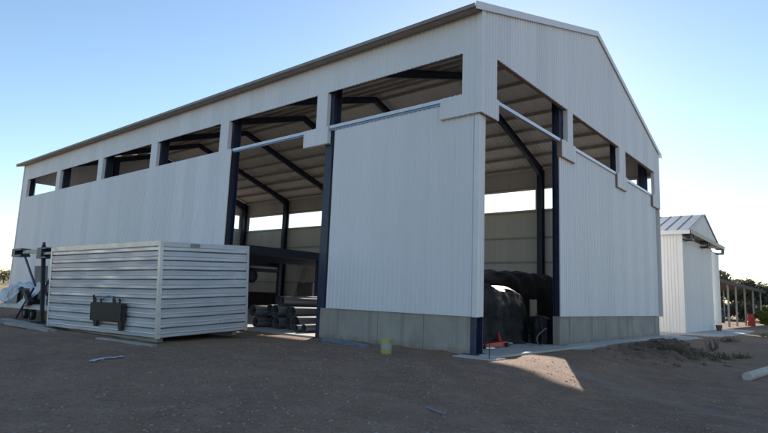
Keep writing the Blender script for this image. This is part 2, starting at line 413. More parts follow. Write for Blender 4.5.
def jamb(origin, ud, nd, a, b, z0, m, wide=None):
    """narrow ribbed strip between two openings, with its foot widened into a bracket"""
    h = MB()
    if wide:
        h.ribbed(origin, ud, nd, a, b, ZS, ZH - .002)
        h.ribbed(origin, ud, nd, wide[0], wide[1], z0, ZS - .002)
    else:
        h.ribbed(origin, ud, nd, a, b, z0, ZH - .002)
    # returned edges give the strip its depth
    o = Vector(origin); u = Vector(ud); n = Vector(nd)
    def ret(t, za, zb, s):
        p0 = o + u * t - n * .034; p1 = o + u * t - n * .17; q = u * (.012 * s)
        h.hexa([(*(p0).xy, za), (*(p0 + q).xy, za), (*(p1 + q).xy, za), (*(p1).xy, za), (*(p0).xy, zb), (*(p0 + q).xy, zb), (*(p1 + q).xy, zb), (*(p1).xy, zb)])
    if wide:
        ret(wide[0], z0, ZS - .01, 1); ret(wide[1], z0, ZS - .01, -1); ret(a, ZS, ZH - .01, 1); ret(b, ZS, ZH - .01, -1)
    else:
        ret(a, z0, ZH - .01, 1); ret(b, z0, ZH - .01, -1)
    j = h.build('jamb', m, shed)
    if nd[0] == 1:
        for (t, za, zb, q) in ((wide[0], z0, ZS - .01, -1), (b, ZS + .01, ZH - .01, 1)):
            y0, y1 = sorted((t + q * .002, t + q * .022))
            MB().box(-.19, -.02, y0, y1, za, zb).build('edge_angle', M['red_brown'], j)
    return j

# long front wall, plane y = 0, u runs from the near corner towards -X
OX = (0, 0, 0); UX = (-1, 0, 0); NX = (0, -1, 0)
header(OX, UX, NX, -LX, posts_x, 0, False, M['clad_x'], None)
jamb(OX, UX, NX, 0.02, .66, ZB, M['clad_x'], (0.02, 1.45))
jamb(OX, UX, NX, 6.56, 7.13, ZB, M['clad_x'], (6.48, 7.80))
for p in posts_x[2:-1]:
    jamb(OX, UX, NX, -p - .32, -p + .32, ZS + .002, M['clad_x'])
jamb(OX, UX, NX, -posts_x[-1] - .55, -LX, ZS + .002, M['clad_x'])
# lower front wall: one panel by the corner, then the closed bays
MB().ribbed((0, .14, 0), UX, NX, .14, 6.24, 1.13, 7.70).build('wall_panel', M['clad_x'], shed)
MB().ribbed(OX, UX, NX, 12.55, -LX, 1.10, ZS).build('wall_panel', M['clad_x'], shed)
# gable end, plane x = 0, u runs along +Y
OY = (0, 0, 0); UY = (0, 1, 0); NY = (1, 0, 0)
header(OY, UY, NY, W, posts_y, 0, True, M['clad_y'], None, name='gable_wall')
jamb(OY, UY, NY, 0.02, .97, ZB, M['clad_y'], (0.02, 1.12))
jamb(OY, UY, NY, 6.66, 7.2, ZB, M['clad_y'], (6.12, 7.5))
jamb(OY, UY, NY, 13.02, 13.98, ZB, M['clad_y'], (12.75, 14.2))
jamb(OY, UY, NY, 19.2, W, ZB, M['clad_y'], (18.9, W))
MB().ribbed((-.14, 0, 0), UY, NY, .14, .54, 1.13, ZB + .3).build('wall_panel', M['clad_y'], shed)
MB().ribbed((-.14, 0, 0), UY, NY, 6.18, W - .42, 1.13, 7.70).build('wall_panel', M['clad_y'], shed)
# back wall and far gable
OB = (0, W, 0); NB = (0, 1, 0)
MB().ribbed(OB, UX, NB, 0, -LX, 8.98, ZE).build('header_wall', M['clad_x'], shed)
for p in posts_x:
    MB().ribbed(OB, UX, NB, min(-p + .4 - .3, -LX - .6), min(-p + .4 + .3, -LX), 7.672, 8.976).build('jamb', M['clad_in'], shed)
DX0, DX1, DZ = -25.4, -20.4, 4.6  # unseen back doorway, added so sunlight bounces into the shed
MB().ribbed(OB, UX, NB, 0, -DX1, 1.1, 7.67).build('wall_panel', M['clad_x'], shed)
MB().ribbed(OB, UX, NB, -DX0, -LX, 1.1, 7.67).build('wall_panel', M['clad_x'], shed)
MB().ribbed(OB, UX, NB, -DX1, -DX0, DZ, 7.67).build('wall_panel', M['clad_x'], shed)
for (xa, xb, za) in ((LX + .4, DX0, 1.1), (DX0 + .002, DX1 - .002, DZ), (DX1, -.3, 1.1)):
    MB().box(xa, xb, W - .036 - .012, W - .038, za, 7.66).build('liner', M['clad_in'], shed)
MB().box(LX + .4, -.3, W - .036 - .012, W - .038, 8.985, 10.35).build('liner', M['clad_in'], shed)
OG = (LX, 0, 0); NG = (-1, 0, 0)
gp = MB(); gp.ribbed(OG, UY, NG, 0, W / 2, ZH, gable_top); gp.ribbed(OG, UY, NG, W / 2, W, ZH, gable_top); gp.build('gable_wall', M['clad_y'], shed)
for p in posts_y:
    MB().ribbed(OG, UY, NG, max(.04, p - .35), min(W - .04, p + .35), ZS + .002, ZH - .002).build('jamb', M['clad_y'], shed)
MB().ribbed(OG, UY, NG, .04, W - .04, 1.1, ZS).build('wall_panel', M['clad_y'], shed)

# corner trims
def lstrip(x, y, sx, sy, z0, z1, w=.16, t=.03):
    c = MB(); c.box(min(x, x - sx * w), max(x, x - sx * w), min(y + sy * t, y), max(y + sy * t, y), z0, z1)
    c.box(min(x, x + sx * t), max(x, x + sx * t), min(y + sy * t, y - sy * w), max(y + sy * t, y - sy * w), z0, z1)
    return c
lstrip(.024, -.024, 1, -1, ZB - .015, 10.40, .17, .012).build('corner_trim', M['trim'], shed)
lstrip(-.114, .114, 1, -1, 1.12, ZB - .02, .15, .012).build('corner_trim', M['trim'], shed)
lstrip(.024, W + .024, 1, 1, ZB - .015, 10.40, .15, .012).build('corner_trim', M['trim'], shed)
lstrip(LX - .024, -.024, -1, -1, 1.1, 10.40, .15, .012).build('corner_trim', M['trim'], shed)

# sill rails: pale channels closing the top of the lower walls and crossing the open doorways
def rail(x0, x1, y0, y1):
    r = MB(); r.box(x0, x1, y0, y1, 7.715, 7.83)
    return r.build('sill_rail', M['rail'], shed)
rail(-6.46, -1.46, .06, .20); rail(-12.54, -7.82, .06, .20)
rail(-.20, -.06, 1.13, 6.11); rail(-.20, -.06, 7.52, 12.73); rail(-.20, -.06, 14.22, 18.88)
# navy edge angle under the rail of the front panel and dark drip line
MB().box(-6.46, -1.46, .10, .17, 7.64, 7.713).build('edge_angle', M['bluestrip'], shed)
MB().box(-12.54, -7.82, .10, .17, 7.66, 7.713).build('edge_angle', M['bluestrip'], shed)
MB().box(-.17, -.04, 1.0, W - .1, ZH + .003, ZH + .05).build('lintel', M['red_brown'], shed)
# bottom flashings of the header brackets
for (x0, x1, y0, y1) in ((-1.45, .0, .036, .138), (-7.80, -6.48, .036, .138), (-.138, -.036, .14, 1.12), (-.138, -.036, 6.14, 7.5), (-.138, -.036, 12.75, 14.2), (-.138, -.036, 18.9, W - .04)):
    MB().box(x0, x1, y0, y1, ZB + .002, ZB + .03).build('flashing', M['trim'] if x0 < -1 else M['red_brown'], shed)

# roof sheets, ribbed down the slope, ridge cap, eave gutters, barge boards
def roof_slope(y_e, y_r, name):
    r = MB(); us = []; x = LX - .35; pitch = .25
    while x < .06:
        for fr, d in ((0, 0), (.6, 0), (.7, .03), (.9, .03)):
            xx = x + fr * pitch
            if xx < .06: us.append((xx, d))
        x += pitch
    us.append((.06, 0))
    n = 0; nn = len(us)
    rows = [y_e + (y_r - y_e) * t for t in (0, .25, .5, .75, 1)]
    for y in rows:
        z = 10.42 + SL * (y if y < W / 2 + .001 else W - y)
        if y_r > W / 2 or y_e > W / 2: z = 10.42 + SL * (W - y)
        for (xx, d) in us:
            r.v.append((xx, y, z + .035 + d)); r.v.append((xx, y, z + d * .9))
    for j in range(len(rows) - 1):
        for i in range(nn - 1):
            a = (j * nn + i) * 2; b = a + 2; c = ((j + 1) * nn + i) * 2; d = c + 2
            r.f.append((a, b, d, c)); r.f.append((a + 1, c + 1, d + 1, b + 1))
    for i in range(nn - 1):
        a = i * 2; r.f.append((a, a + 1, a + 3, a + 2))
        a = ((len(rows) - 1) * nn + i) * 2; r.f.append((a, a + 2, a + 3, a + 1))
    for j in range(len(rows) - 1):
        a = j * nn * 2; c = (j + 1) * nn * 2; r.f.append((a, c, c + 1, a + 1))
        a = (j * nn + nn - 1) * 2; c = ((j + 1) * nn + nn - 1) * 2; r.f.append((a, a + 1, c + 1, c))
    return r.build(name, M['roof'], shed)
roof_slope(-.38, W / 2 - .005, 'roof_sheeting'); roof_slope(W + .38, W / 2 + .005, 'roof_sheeting')
rc = MB()
for s in (-1, 1):
    y0 = W / 2; y1 = W / 2 + s * .3; z0 = 10.42 + SL * W / 2 + .09; z1 = z0 - SL * .3
    rc.hexa([(LX - .35, y0, z0), (.07, y0, z0), (.07, y1, z1), (LX - .35, y1, z1), (LX - .35, y0, z0 + .012), (.07, y0, z0 + .012), (.07, y1, z1 + .012), (LX - .35, y1, z1 + .012)])
rc.build('ridge_cap', M['trim'], shed)
ze = 10.42 - SL * .38
for (ya, yb) in ((-.47, -.384), (W + .384, W + .47)):
    MB().box(LX - .35, .02, ya, yb, ze - .035, ze + .075).build('eave_gutter', M['fascia'], shed)
# eave soffit between wall top and gutter
MB().hexa([(LX - .3, -.384, ze - .05), (0, -.384, ze - .05), (0, -.036, ze - .02), (LX - .3, -.036, ze - .02),
           (LX - .3, -.384, ze - .03), (0, -.384, ze - .03), (0, -.036, ze), (LX - .3, -.036, ze)]).build('soffit', M['fascia'], shed)
for xx in (.065, LX - .40):
    for (ya, yb) in ((-.47, W / 2), (W + .47, W / 2)):
        za = 10.42 + SL * (ya if ya < 1 else W - ya); zb = 10.42 + SL * W / 2
        t = .03
        MB().hexa([(xx, ya, za - .10), (xx + t, ya, za - .10), (xx + t, yb, zb - .10), (xx, yb, zb - .10),
                   (xx, ya, za + .14), (xx + t, ya, za + .14), (xx + t, yb, zb + .14), (xx, yb, zb + .14)]).build('barge_board', M['trim'], shed)

# steel frame
def icol(x, y, z1, along='y', d=.40, w=.36, name='column', m=None, z0=.05):
    c = MB(); t = .022
    if along == 'y':
        c.box(x - w / 2, x + w / 2, y - d / 2, y - d / 2 + t, z0, z1); c.box(x - w / 2, x + w / 2, y + d / 2 - t, y + d / 2, z0, z1)
        c.box(x - t / 2, x + t / 2, y - d / 2 + t, y + d / 2 - t, z0, z1)
    else:
        c.box(x - d / 2, x - d / 2 + t, y - w / 2, y + w / 2, z0, z1); c.box(x + d / 2 - t, x + d / 2, y - w / 2, y + w / 2, z0, z1)
        c.box(x - d / 2 + t, x + d / 2 - t, y - t / 2, y + t / 2, z0, z1)
    c.box(x - .25, x + .25, y - .26, y + .26, z0 - .0, z0 + .04)
    return c.build(name, m or M['navy'], shed)
for k, p in enumerate(posts_x):
    xx = p + .24 if 0 < k < 6 else (-.36 if k == 0 else LX + .40)
    icol(xx, .40, zroof(.42) - .35); icol(max(xx - .4, LX + .3), W - .42, zroof(.42) - .35)
    for s in (0, 1):
        r = MB(); pts = [(.20, .72), (2.3, .42), (W / 2, .34)]
        for (ya, da), (yb, db) in zip(pts[:-1], pts[1:]):
            za = zroof(ya) - .2; zb = zroof(yb) - .2
            for (x0, x1, t0, t1) in ((-.11, .11, 0, .02), (-.011, .011, .02, 1), (-.11, .11, 1, 1.02)):
                def zz(z, dd, f): return z - dd * (1 if f == 1 else 0) - (f if f != 1 and f < 1 else (f - 1 if f > 1 else 0))
                A0 = za - (0 if t0 == 0 else (.02 if t0 == .02 else da)); A1 = za - (.02 if t1 == .02 else (da if t1 == 1 else da + .02))
                B0 = zb - (0 if t0 == 0 else (.02 if t0 == .02 else db)); B1 = zb - (.02 if t1 == .02 else (db if t1 == 1 else db + .02))
                ym = lambda y: y if s == 0 else W - y
                X = lambda y: max(xx - .4 * ym(y) / W, LX + .3)
                r.hexa([(X(ya) + x0, ym(ya), A1), (X(ya) + x1, ym(ya), A1), (X(yb) + x1, ym(yb), B1), (X(yb) + x0, ym(yb), B1),
                        (X(ya) + x0, ym(ya), A0), (X(ya) + x1, ym(ya), A0), (X(yb) + x1, ym(yb), B0), (X(yb) + x0, ym(yb), B0)])
        r.build('rafter', M['navy'], shed)
for p in (6.53, 13.45):
    icol(-.36, p, zroof(p) - .5, 'x', .30); icol(LX + .36, p, zroof(p) - .5, 'x')
# purlins under the sheets
for s in (0, 1):
    for k in range(8):
        y = .35 + k * 1.33
        z = zroof(y); yy = y if s == 0 else W - y; q = -1 if s else 1
        pb = MB(); pb.box(LX + .1, -.1, yy - .035, yy + .035, z - .195, z - .185 + .0)
        pb.box(LX + .1, -.1, yy - .006, yy + .006, z - .185, z - .02)
        pb.box(LX + .1, -.1, yy - .035, yy + .035, z - .02, z - .014)
        pb.build('purlin', M['purlin'], shed)
# girts on the back wall, seen through the doorways
for z in (2.6, 4.2, 5.8, 7.52, 9.1):
    for (xa, xb) in (((LX + .3, DX0), (DX1, -.3)) if z < DZ else ((LX + .3, -.3),)):
        MB().box(xa, xb, W - .17, W - .05, z - .05, z + .05).build('girt', M['purlin'], shed)
for z in (2.6, 4.2, 5.8):
    MB().box(LX + .3, -12.8, .04, .17, z - .05, z + .05).build('girt', M['purlin'], shed)
    MB().box(-6.2, -.5, .18, .30, z - .05, z + .05).build('girt', M['purlin'], shed)
# thin fly braces from rafters to purlins
for p in posts_x[:4]:
    for y in (3.0, 5.7, 8.3):
        MB().bar((p, y, zroof(y) - .55), (p - .75, y + .05, zroof(y) - .15), .035, .035).build('fly_brace', M['navy'], shed)

# plinths
def plinth(x0, x1, y0, y1, z1):
    b = MB(); bv = .02
    b.box(x0, x1, y0, y1, -.5, z1); return b.build('plinth', M['plinth'], shed)
plinth(-6.56, -.36, .19, .46, 1.125); plinth(LX + .05, -12.6, .05, .32, 1.09)
plinth(-.46, -.19, 6.22, W - .46, 1.125); plinth(LX + .05, DX0, W - .42, W - .05, 1.09); plinth(DX1, -.2, W - .42, W - .05, 1.09)
plinth(LX + .05, LX + .4, .33, W - .43, 1.09)

# floor and apron
fl = MB(); fl.box(LX + .1, .42, .30, W - .1, -.5, .085); fl.box(-.55, .70, -.42, .296, -.5, .06)
tag(fl.build('floor', M['conc_light']), 'worn concrete shed floor running out under the doorway', kind='structure')
ap = MB()
prof = [(5.75, .62), (6.6, 1.02), (9, 1.15), (14, 1.35), (20, 1.7), (27, 2.3), (34, 2.3), (40, 2.0)]
for (ya, xa), (yb, xb) in zip(prof[:-1], prof[1:]):
    t = .10 if True else 0
    ap.hexa([(-.17 if ya < 19 else -2.5, ya, -.5), (xa, ya, -.5), (xb, yb, -.5), (-.17 if ya < 19 else -2.5, yb, -.5),
             (-.17 if ya < 19 else -2.5, ya, .052), (xa, ya, .03), (xb, yb, .03), (-.17 if ya < 19 else -2.5, yb, .052)])
ap.box(-40, -.2, W + .03, 25.9, -.4, .03); ap.box(-40, -5.2, 25.903, 48, -.4, .026)  # unseen paving behind the big shed, added to bounce light
tag(ap.build('pavement', M['conc_light']), 'pale concrete apron along the gable wall to the second shed, plus unseen paving added behind to bounce light', kind='structure')

# ------------------------------------------------------------------ mezzanine inside
mz = empty('mezzanine', (-25, 12.5, .085), 'dark steel mezzanine platform inside the shed behind the pipe stack', 'mezzanine')
MB().box(-31.4, -18.9, 6.0, 19.0, 4.22, 4.32).build('deck', M['timber'], mz)
MB().bar((-18.95, 5.6, 4.02), (-18.95, 19.0, 4.02), .2, .38).build('beam', M['navy'], mz)
MB().bar((-25.2, 6.0, 4.02), (-25.2, 19.0, 4.02), .2, .38).build('beam', M['navy'], mz)
MB().bar((-31.2, 6.0, 4.02), (-31.2, 19.0, 4.02), .2, .38).build('beam', M['navy'], mz)
for (x, y) in ((-18.95, 6.0), (-18.95, 11.7), (-25.2, 8.4), (-25.2, 13.6), (-31.2, 13.0)):
    MB().box(x - .13, x + .13, y - .13, y + .13, .085, 3.82).build('post', M['navy'], mz)
MB().bar((-25.2, 8.4, 3.2), (-25.2, 13.6, 3.2), .16, .26).build('beam', M['navy'], mz)

# ------------------------------------------------------------------ ribbed metal box in the yard
bx = empty('metal_box', (-7.91, -5.16, .10), 'big silver box of horizontally ribbed zinc sheet standing on the gravel', 'metal box')
bx.rotation_euler = (.05, -.01, .07)
Wd, Dp, Hh = 7.03, 3.33, 2.92
def ribbed_side(length, seed, wob):
    """side in its own frame: along t, outward +n, up z"""
    prof = []; bh = Hh / 10
    for k in range(10):
        z = k * bh
        prof += [(z + .0, -.031), (z + .018, -.03), (z + .032, .036), (z + bh * .5 - .03, .040), (z + bh * .5, .066), (z + bh * .5 + .012, .036), (z + bh - .016, .054), (z + bh - .006, -.03)]
    prof.append((Hh, -.03)); prof.sort()
    n = max(6, int(length / .16)); rows = []
    for i in range(n + 1):
        t = length * i / n
        rows.append([(t, d + wob * noise.noise(Vector((t * 1.1, z * 2.3 + seed, seed))) * (1 if .02 < t / length < .98 else .2), z + .010 * noise.noise(Vector((t * .9, int(z / bh) * 3.1, seed))) ) for (z, d) in prof])
    return rows
M['joint_shade'] = mat('panel_joint_shade', (.11, .12, .14), .7)  # groove faces coloured dark, their shade put into the colour
def shade_joints(o):
    o.data.materials.append(M['joint_shade'])
    for p in o.data.polygons:
        j = p.index % 80                       # faces were laid row by row, 80 per column, 8 per band
        if j % 8 in (7, 0) and 0 < j < 79: p.material_index = 1
    return o
def side_mesh(rows, f):
    m = MB(); k = len(rows[0])
    for r in rows: m.v += [f(*p) for p in r]
    m.f = [(i * k + j, (i + 1) * k + j, (i + 1) * k + j + 1, i * k + j + 1) for i in range(len(rows) - 1) for j in range(k - 1)]
    return m
shade_joints(side_mesh(ribbed_side(Wd, 1, .022), lambda t, n, z: (-t, -n, z)).build('side_panel', M['silver'], bx, local=True))
shade_joints(side_mesh(ribbed_side(Dp, 5, .010), lambda t, n, z: (n, t, z)).build('side_panel', M['silver'], bx, local=True))
shade_joints(side_mesh(ribbed_side(Wd, 9, .010), lambda t, n, z: (-t, Dp + n, z)).build('side_panel', M['silver'], bx, local=True))
shade_joints(side_mesh(ribbed_side(Dp, 12, .010), lambda t, n, z: (-Wd - n, t, z)).build('side_panel', M['silver'], bx, local=True))
tp = MB(); tp.box(-Wd + .01, -.01, .01, Dp - .01, Hh - .03, Hh + .004); tp.build('top_panel', M['silver'], bx, local=True)
MB().box(-Wd + .02, -.02, .02, Dp - .02, .0, .04).build('base_panel', M['black'], bx, local=True)
for (x, y, sx, sy) in ((0, 0, 1, -1), (0, Dp, 1, 1), (-Wd, 0, -1, -1), (-Wd, Dp, -1, 1)):
    c = MB()
    zs = [0, .16, .70, .95, 1.25, Hh + .01] if (x == 0 and y == 0) else [0, Hh + .01]
    for za, zb in zip(zs[:-1], zs[1:]):
        w = .05 + .012 * ((za * 7) % 2 > 1); e = .058
        c.box(min(x + sx * e, x - sx * w), max(x + sx * e, x - sx * w), min(y + sy * e, y + sy * (e - .01)), max(y + sy * e, y + sy * (e - .01)), za, zb - .006)
        c.box(min(x + sx * e, x + sx * (e - .01)), max(x + sx * e, x + sx * (e - .01)), min(y + sy * (e - .012), y - sy * w), max(y + sy * (e - .012), y - sy * w), za, zb - .006)
    c.build('corner_trim', M['silver_b'], bx, local=True)
# crumpled top edging on the long side
te = MB(); n = 46
for i in range(n + 1):
    t = Wd * i / n; w = noise.noise(Vector((t * 1.7, 4, 2)))
    te.v += [(-t, -.062 - .012 * w, Hh - .13 + .02 * w), (-t, -.066, Hh + .02 + .012 * w), (-t, .10, Hh + .03 + .012 * w), (-t, .10, Hh - .0)]
te.f = [(i * 4 + k, (i + 1) * 4 + k, (i + 1) * 4 + (k + 1) % 4, i * 4 + (k + 1) % 4) for i in range(n) for k in range(4)] + [(0, 1, 2, 3), (4 * n + 3, 4 * n + 2, 4 * n + 1, 4 * n)]
te.build('top_edging', M['silver_b'], bx, local=True)
MB().box(.05, .064, 1.0, 1.35, Hh - .14, Hh - .03).build('patch', M['plank'], bx, local=True)
# skids under the box
for y in (.25, Dp - .25):
    MB().box(-Wd + .2, -.25, y - .1, y + .1, -.14, -.002).build('skid', M['plank'], bx, local=True)

# black panel propped on the long side of the box
Rb = Matrix.Translation(Vector((-7.91, -5.16, .10))) @ (bx.rotation_euler.to_matrix().to_4x4())
def on_box(x, y, z): return Rb @ Vector((x, y, z))
hp = empty('black_panel', on_box(-2.62, -.16, .36), 'black rectangular steel panel with hooks and feet hung on the silver box', 'steel panel')
hp.rotation_euler = bx.rotation_euler
b = MB(); b.box(-.98, 1.0, -.06, .06, .05, .64); b.box(-.94, .96, -.085, -.06, .09, .60); b.build('plate', M['black'], hp, local=True)
for (x0, x1, dz) in ((-.80, -.56, -.13), (.74, .98, -.20)):
    MB().hexa([(x0 + .06, -.05, dz), (x1 - .03, -.05, dz), (x1 - .03, .05, dz), (x0 + .06, .05, dz), (x0, -.05, .048), (x1, -.05, .048), (x1, .05, .048), (x0, .05, .048)]).build('foot', M['black'], hp, local=True)
for (x, h) in ((-.88, .20), (-.78, .11), (-.42, .09), (.36, .17), (.44, .10), (.74, .11)):
    MB().tube([(x, 0, .62), (x - .02, 0, .66 + h * .6), (x - .09, .03, .66 + h), (x - .12, .05, .66 + h * .8)], .035, 8).build('hook', M['black'], hp, local=True, smooth=True, autosmooth=40)
MB().tube([(-.40, 0, .70), (-.22, .02, .84), (.05, .02, .87), (.34, 0, .80)], .022, 8).build('cable', M['bluestrip'], hp, local=True, smooth=True)

# ------------------------------------------------------------------ left side of the yard: mast, trailer, scrap
ms = empty('steel_mast', (-17.49, -5.0, .0), 'dark steel mast with a horizontal arm left of the silver box', 'mast')
MB().bar((-17.5, -5, .04), (-18.35, -5, 3.22), .13, .13).build('post', M['rust'], ms)
MB().box(-17.90, -17.1, -5.3, -4.7, -.01, .06).build('base_plate', M['rust'], ms)
MB().bar((-20.6, -5, 3.0), (-18.6, -5, 2.98), .13, .16).build('arm', M['purlin'], ms)
c = MB(); c.box(-21.6, -21.2, -5.2, -4.8, 2.78, 3.14); c.box(-21.2, -20.4, -5.2, -4.8, 3.06, 3.14); c.box(-21.2, -20.4, -5.2, -4.8, 2.78, 2.86); c.box(-21.2, -20.5, -4.9, -4.8, 2.863, 3.057); c.build('end_bracket', M['navy'], ms)
c = MB(); c.box(-18.62, -18.10, -5.15, -4.85, 2.66, 3.12); c.box(-18.096, -17.6, -5.15, -4.85, 3.05, 3.12); c.box(-18.096, -17.6, -5.15, -4.85, 2.66, 2.73); c.box(-18.096, -17.75, -4.9, -4.85, 2.733, 3.047); c.build('end_bracket', M['navy'], ms)
MB().bar((-18.09, -5, 2.87), (-17.2, -5, 2.87), .1, .1).build('stub', M['purlin'], ms)
MB().tube([(-18.35, -5, 3.12), (-18.35, -5, 3.36)], .06, 10).build('pin', M['navy'], ms)
MB().bar((-20.45, -5, 2.78), (-18.75, -5, 1.5), .07, .07).build('brace', M['navy'], ms)

tr = empty('trailer', (-19.6, -4.4, .0), 'low trailer frame with dark wheels standing behind the steel mast', 'trailer')
c = MB(); c.bar((-23.6, -4.75, .52), (-16.7, -4.75, .62), .12, .20); c.bar((-23.6, -3.6, .52), (-16.7, -3.6, .62), .12, .20)
for x in (-23.4, -21.5, -19.4, -17.2): c.bar((x, -4.69, .56), (x, -3.66, .56), .1, .12)
c.build('frame', M['scrap'], tr)
def wheel(x, y, z, r, w, tilt=0):
    t = MB(); t.lathe([(r * .55, -w / 2), (r * .9, -w / 2), (r, -w * .3), (r, w * .3), (r * .9, w / 2), (r * .55, w / 2)], (x, y, z), 'y', 24, closed=True)
    o = t.build('wheel', M['rubber'], tr, smooth=True, autosmooth=35)
    q = MB(); q.lathe([(r * .54, -w * .35), (r * .54, w * .35)], (x, y, z), 'y', 20); q.build('rim', M['grey'], o)
wheel(-18.2, -4.6, 1.42, .36, .2); wheel(-18.0, -4.55, .86, .34, .2); wheel(-20.9, -4.55, .26, .26, .18); wheel(-20.0, -4.55, .24, .24, .18)
MB().bar((-20.6, -5.0, .05), (-18.9, -5.0, 1.4), .07, .07).build('jack_stand', M['navy'], tr)
MB().bar((-18.9, -5.05, .75), (-19.55, -5.05, 1.2), .2, .2).build('winch', M['black'], tr)
c = MB(); c.box(-19.0, -17.0, -4.7, -3.9, .02, .40); c.build('tool_box', M['black'], tr)

def scrap(name, q, label, seed, amp=.16, n=11, m='scrap', fold=0.):
    """crumpled sheet between four corners (q: lower left, lower right, upper right, upper left)"""
    q = [Vector(p) for p in q]; mb = MB(); nn = (q[1] - q[0]).cross(q[3] - q[0]).normalized()
    for k in range(2):
        for i in range(n):
            for j in range(n):
                u, v = i / (n - 1), j / (n - 1)
                p = (q[0] * (1 - u) + q[1] * u) * (1 - v) + (q[3] * (1 - u) + q[2] * u) * v
                d = amp * (abs(noise.noise(p * 1.7 + Vector((seed, 0, 0)))) * 1.6 + .6 * noise.noise(p * 3.9 + Vector((0, seed, 0)))) + fold * math.sin(math.pi * v)
                e = Vector((noise.noise(p * 2.3 + Vector((9, seed, 0))), 0, noise.noise(p * 2.3 + Vector((5, 5, seed))))) * amp * .9
                mb.v.append(tuple(p + nn * (d + k * .015) + e))
    N2 = n * n
    for i in range(n - 1):
        for j in range(n - 1):
            a = i * n + j; mb.f += [(a, a + 1, a + n + 1, a + n), (N2 + a, N2 + a + n, N2 + a + n + 1, N2 + a + 1)]
    for i in range(n - 1):
        for (a, b_) in ((i, i + 1), ((n - 1) * n + i, (n - 1) * n + i + 1), (i * n, (i + 1) * n), (i * n + n - 1, (i + 1) * n + n - 1)):
            mb.f.append((a, b_, N2 + b_, N2 + a))
    return tag(mb.build(name, M[m], smooth=True, autosmooth=25), label, 'metal sheet', 'bent pale sheets heaped beside the trailer')
scrap('bent_sheet', [(-24.6, -4.9, .62), (-22.2, -4.9, .62), (-22.0, -4.3, 1.55), (-24.2, -4.2, 1.45)], 'crumpled pale sheet cut off by the left edge of the view', 2)
scrap('bent_sheet', [(-23.0, -4.6, 1.3), (-20.6, -4.6, 1.4), (-20.2, -3.8, 1.78), (-22.8, -3.8, 1.72)], 'pale sheet lying over the top of the dark gap beside the trailer', 5, amp=.10)
scrap('bent_sheet', [(-22.5, -5.05, .72), (-21.9, -5.05, .70), (-20.7, -5.0, 1.34), (-21.3, -5.0, 1.40)], 'small crumpled strip lying across the dark gap', 8, amp=.10)
scrap('bent_sheet', [(-20.7, -4.95, .62), (-19.5, -4.95, .62), (-18.7, -4.6, 1.62), (-20.0, -4.6, 1.55)], 'pale leaning sheet just left of the mast', 13)
scrap('bent_sheet', [(-19.2, -4.5, .62), (-18.3, -4.5, .62), (-18.0, -4.4, 1.5), (-19.0, -4.4, 1.5)], 'upright pale sheet behind the foot of the mast', 17, amp=.08)
tag(MB().box(-22.4, -20.7, -4.5, -3.9, .66, 1.36).build('gap_shade_block', M['black']), 'black block added as shade in the gap under the crumpled pale sheets', 'shade block')  # black block put behind the sheets as the shade of the gap
gb = MB(); gb.hexa([(-21.2, -4.20, .9), (-19.7, -4.20, .9), (-19.7, -4.15, .9), (-21.2, -4.15, .9), (-21.55, -4.2, 2.42), (-20.05, -4.2, 2.42), (-20.05, -4.15, 2.42), (-21.55, -4.15, 2.42)])
tag(gb.build('grey_board', M['grey']), 'grey board standing upright behind the steel mast', 'board')
for i, (a, b_, w, lab) in enumerate((((-19.4, -5.75, .055), (-14.6, -6.1, .05), .36, 'longest pale plank on the gravel in front of the mast'),
                                    ((-17.0, -6.35, .05), (-12.9, -6.25, .03), .30, 'pale plank reaching to the foot of the silver box'),
                                    ((-20.6, -6.4, .05), (-17.2, -6.55, .05), .28, 'short weathered plank at the far left edge'))):
    tag(MB().bar(a, b_, w, .09).build('plank', M['plank']), lab, 'plank', 'planks on the gravel by the mast')
tag(MB().bar((-9.9, -6.0, .0), (-7.0, -5.72, .0), .18, .06).build('plank', M['plank']), 'thin flat plank beside the near corner of the silver box', 'plank', 'planks on the gravel by the mast')

# ------------------------------------------------------------------ things in the left doorway
pipe = MB()
pipe.lathe([(.01, .96), (.93, .96), (.93, 0), (1, 0), (1, 1), (.01, 1)], (0, 0, 0), 'y', 28, closed=True)  # unseen plug added at the far end keeps the mouths dark
spec = [(-9.43, 1.55, .30, .30, 5.2, .02, 'widest pipe of the stack, dark round mouth at the front right'), (-10.25, 1.9, .24, .24, 5.6, .0, 'bottom pipe left of the widest pipe'),
        (-10.80, 1.7, .24, .24, 6.0, -.01, 'bottom pipe in the middle of the stack'), (-11.35, 2.0, .26, .26, 5.2, .01, 'bottom pipe third from the left end of the stack'),
        (-11.95, 1.5, .22, .22, 5.8, .0, 'lower of the two pipes at the left edge of the stack'), (-12.0, 1.35, .25, .70, 5.4, .0, 'upper of the two pipes at the left edge of the stack'),
        (-11.5, 1.9, .24, .76, 6.0, .01, 'second-layer pipe beside the upper left pipe'), (-10.98, 1.75, .26, .74, 6.4, .0, 'second-layer pipe in the middle of the stack'),
        (-10.45, 2.1, .23, .71, 6.2, .02, 'second-layer pipe resting behind the widest pipe'), (-8.95, 1.2, .14, .14, 5.0, .0, 'thin pipe lying on the floor right of the widest pipe'),
        (-8.6, 1.3, .16, .16, 5.0, .03, 'thin pipe on the floor closest to the plinth'), (-11.3, 2.2, .20, 1.18, 6.4, .0, 'third-layer pipe on the left of the stack'),
        (-10.85, 2.0, .18, 1.17, 6.8, .0, 'topmost pipe on the right of the stack'), (-9.86, 1.75, .22, .74, 6.0, .0, 'second-layer pipe lying partly on the widest pipe')]
proto = None
